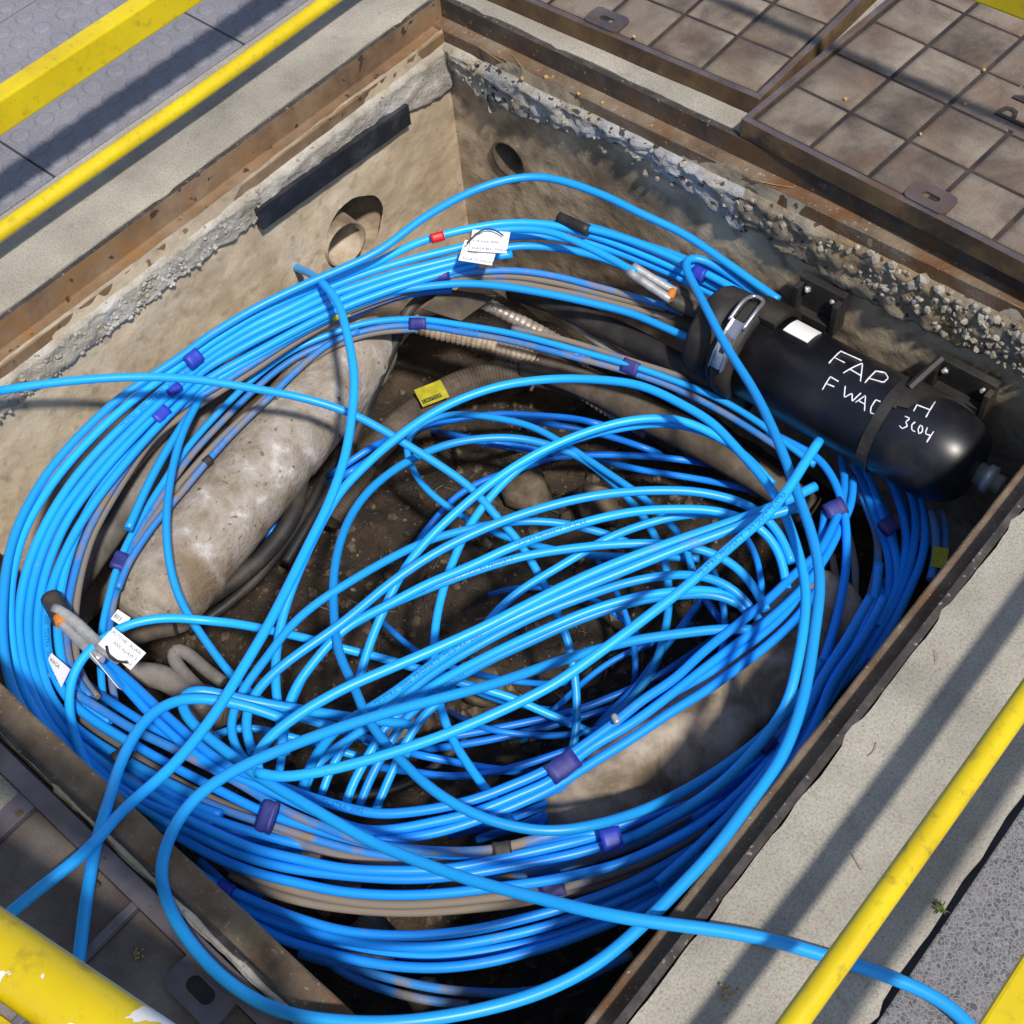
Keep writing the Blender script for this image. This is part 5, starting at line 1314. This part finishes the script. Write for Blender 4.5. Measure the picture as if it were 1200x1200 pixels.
for lb, a, b, z, hw, ht, mt in T_: band(lb, a, b, z, hw * 0.75, ht * (0.72 if 'left' in lb or 'hook' in lb else 0.55), mt, shift=0.012 if 'left coil' in lb or 'entering' in lb or 'hook' in lb else 0.002)

# ---- tags and stickers
def card(name, label, cat, tl, tr, bl, z, lines, size, mat='white', ink='ink', th=0.0012, group=None, rows=None):
    """a thin card with three given photo corners (u, v) at heights z and its written lines"""
    A_, B_, D_ = at(*tl, z[0]), at(*tr, z[1]), at(*bl, z[2])
    ex = B_ - A_; ey = A_ - D_; w = np.linalg.norm(ex); h = np.linalg.norm(ey); ex /= w
    ey = ey - ex * (ey @ ex); h = np.linalg.norm(ey); ey /= h
    ez = np.cross(ex, ey)
    if ez @ (CAM - A_) < 0: ez = -ez
    mb = MB(); mb.box(0, w, -h, 0, -th, 0); o = mb.build(name, M[mat])
    mw = Matrix.Identity(4)
    for i in range(3): mw[i][0], mw[i][1], mw[i][2], mw[i][3] = ex[i], ey[i], ez[i], A_[i]
    o.matrix_world = mw; tag(o, label, cat, group)
    for k, ln in enumerate(lines):
        if not ln: continue
        me = text_mesh(ln, size); me.materials.append(M[ink])
        t = link('writing', me, o, (w * 0.06, -h * ((k + 0.75) / len(lines)) if rows is None else -h * rows[k], 0.0004))
    return o
card('paper_tag', 'white paper tag lying behind the front tag on the back coil', 'tag', (545, 281), (584, 287), (538, 305), (-0.235, -0.235, -0.245), ['', 'F WAGA', 'WAGA TO WAGA BHT'], 0.0078, group='white paper tags on the cables')
card('paper_tag', 'front white paper tag tied over the back coil with black tie', 'tag', (554, 269), (598, 272), (553, 294), (-0.222, -0.222, -0.232), ['FAP', 'F WAGA 3004', 'WAGA BH - WAGA'], 0.0088, group='white paper tags on the cables')
cable('black cable tie through the white tags on the back coil', '547,285 556,276 562,268 570,264 578,265 584,270 590,276', [-0.215, -0.205, -0.215], 0.0016, 'tape_black', None, 'cable_tie', 'cable tie', 6)
card('paper_tag', 'white paper tag with upside-down writing tied to the silver rods', 'tag', (171, 765), (133, 735), (154, 786), (-0.22, -0.21, -0.225), ['WAGA - BH STORY', 'F WAGA 3004', 'FAP'], 0.0085, group='white paper tags on the cables')
card('paper_tag', 'edge-on white paper tag below the upside-down tag', 'tag', (106, 765), (139, 806), (104, 760), (-0.235, -0.25, -0.245), [''], 0.008, group='white paper tags on the cables')
card('paper_tag', 'half-hidden paper tag between the left coil cables', 'tag', (60, 765), (82, 784), (68, 802), (-0.30, -0.29, -0.31), ['WAGA', 'FAP'], 0.010, group='white paper tags on the cables')
card('paper_tag', 'grimy paper tag at the foot of the whitish joint', 'tag', (138, 714), (153, 724), (134, 728), (-0.38, -0.38, -0.385), ['803'], 0.012, group='white paper tags on the cables')
cable('black cable tie through the upside-down white tag', '125,757 123,765 124,775 132,779 142,777 150,776', [-0.205, -0.21], 0.0022, 'tape_black', None, 'cable_tie', 'cable tie', 6)
cable('black cable tie loop on the steel armoured conduit at top', '572,356 578,348 582,356 578,366', [-0.45, -0.46], 0.0018, 'grey_cable', None, 'cable_tie', 'cable tie', 6)
cable('grey cable tie strung to the fat brown conduit', '640,420 634,436 628,446 622,458', [-0.57, -0.58], 0.004, 'brown_cable', None, 'cable_tie', 'cable tie', 6)
st = card('caution_sticker', 'yellow caution sticker on the fat brown conduit', 'sticker', (485, 457), (516, 445), (493, 478), (-0.562, -0.565, -0.572), [''], 0.01, 'sticker')
mb = MB(); mb.box(0.004, 0.050, -0.041, -0.031, 0.0002, 0.0006); ck = mb.build('black_field', M['tape_black'], st)
me = text_mesh('CAUTION', 0.0105); me.materials.append(M['sticker']); link('writing', me, st, (0.005, -0.0395, 0.0009))
for k in range(3):
    me = text_mesh('CAUTION', 0.005); 
    bpy.data.meshes.remove(me)
card('warning_sticker', 'yellow green warning sticker at the right rim', 'sticker', (1094, 640), (1112, 643), (1092, 664), (-0.415, -0.415, -0.43), [''], 0.01, 'sticker')

# ---- small litter on the ledges, covers and concrete
NUT = [((612, 92), -0.05, 0.006, 'on the back ledge near the corner'), ((640, 91), -0.05, 0.007, 'on the back ledge, left of centre'), ((678, 110), -0.05, 0.005, 'on the middle of the back ledge'), ((706, 120), -0.05, 0.005, 'on the back ledge, right of centre'),
       ((991, 116), 0.043, 0.006, 'on the front left corner of the lettered cover'), ((1131, 122), 0.043, 0.006, 'on the stained panel beside the raised letters'), ((1079, 157), 0.043, 0.0045, 'on the rib in the middle of the lettered cover'),
       ((743, 43), 0.045, 0.0055, 'beside the lifting lug of the back cover'), ((1153, 82), 0.043, 0.005, 'on the rib above the raised letters'), ((162, 1117), -0.012, 0.009, 'on the rusty near cover'), ((850, 1160), 0.004, 0.012, 'on the concrete at lower right')]
for (uv, z, r, w) in NUT:
    r *= 0.72; mb = MB(); p = at(*uv, z + r * 0.4)
    for k in range(1 if r < 0.0055 else 9):
        off = (0, 0, 0) if k == 0 else (rnd.uniform(-r, r) * 1.3, rnd.uniform(-r, r) * 1.3, rnd.uniform(-.001, .001) - r * 0.2)
        pebble(mb, off, r if r < 0.0055 else r * 0.3, rnd, True)
    o = mb.build('dry_seed', M['nut'] if r < 0.0055 else M['straw'], smooth=True); o.location = p; tag(o, 'small dry brown seed ' + w if r < 0.0055 else 'crumb of dry rusty dirt ' + w, 'seed' if r < 0.0055 else 'dirt', 'seeds and crumbs lying about')
STRAW = [((562, 55), (592, 75), -0.048, 'long pale straw on the back ledge near the corner'), ((600, 64), (616, 84), -0.047, 'short straw beside the seed on the back ledge'), ((880, 210), (930, 220), -0.047, 'straw on the ledge under the lettered cover'),
         ((998, 1000), (1010, 1020), 0.003, 'thin twig on the concrete left of the tube'), ((994, 960), (1006, 975), 0.003, 'thin twig higher on the concrete'), ((1096, 762), (1097, 776), 0.003, 'short twig on the sunny concrete'), ((976, 1152), (984, 1170), 0.003, 'twig at the bottom of the concrete'),
         ((1138, 985), (1146, 968), 0.003, 'short twig right of the tube'), ((1018, 886), (1028, 870), 0.003, 'tiny twig on the pale concrete')]
for a, b, z, w in STRAW:
    p0, p1 = at(*a, z), at(*b, z); mid = (p0 + p1) / 2 + np.array([0.002, 0.004, 0.003])
    mb = MB(); P = catmull([p0 - mid, (p0 + p1) / 2 - mid + np.array([0.003, -0.002, 0.001]), p1 - mid], 5); tube(mb, P, 0.0006 if z > 0 else 0.0009, 5)
    o = mb.build('twig', M['straw']); o.location = mid; tag(o, w, 'twig', 'dry twigs and straws')
# weed tuft in the joint
mb = MB(); c = at(1101, 1066, 0.0)
for k in range(26):
    a = rnd.uniform(0, 6.28); L = rnd.uniform(0.005, 0.014); w = 0.0008
    d = np.array([math.cos(a), math.sin(a), rnd.uniform(0.2, 0.9)]) * L; s = np.array([-math.sin(a), math.cos(a), 0]) * w
    mb.add([s, -s, d * 0.6 - s * 1.3 + (0, 0, .002), d, d * 0.6 + s * 1.3 + (0, 0, .002)], [(0, 1, 2, 3, 4)])
o = mb.build('weed', M['weed']); o.location = c; tag(o, 'tiny green weed in the joint beside the terrazzo paving', 'weed')
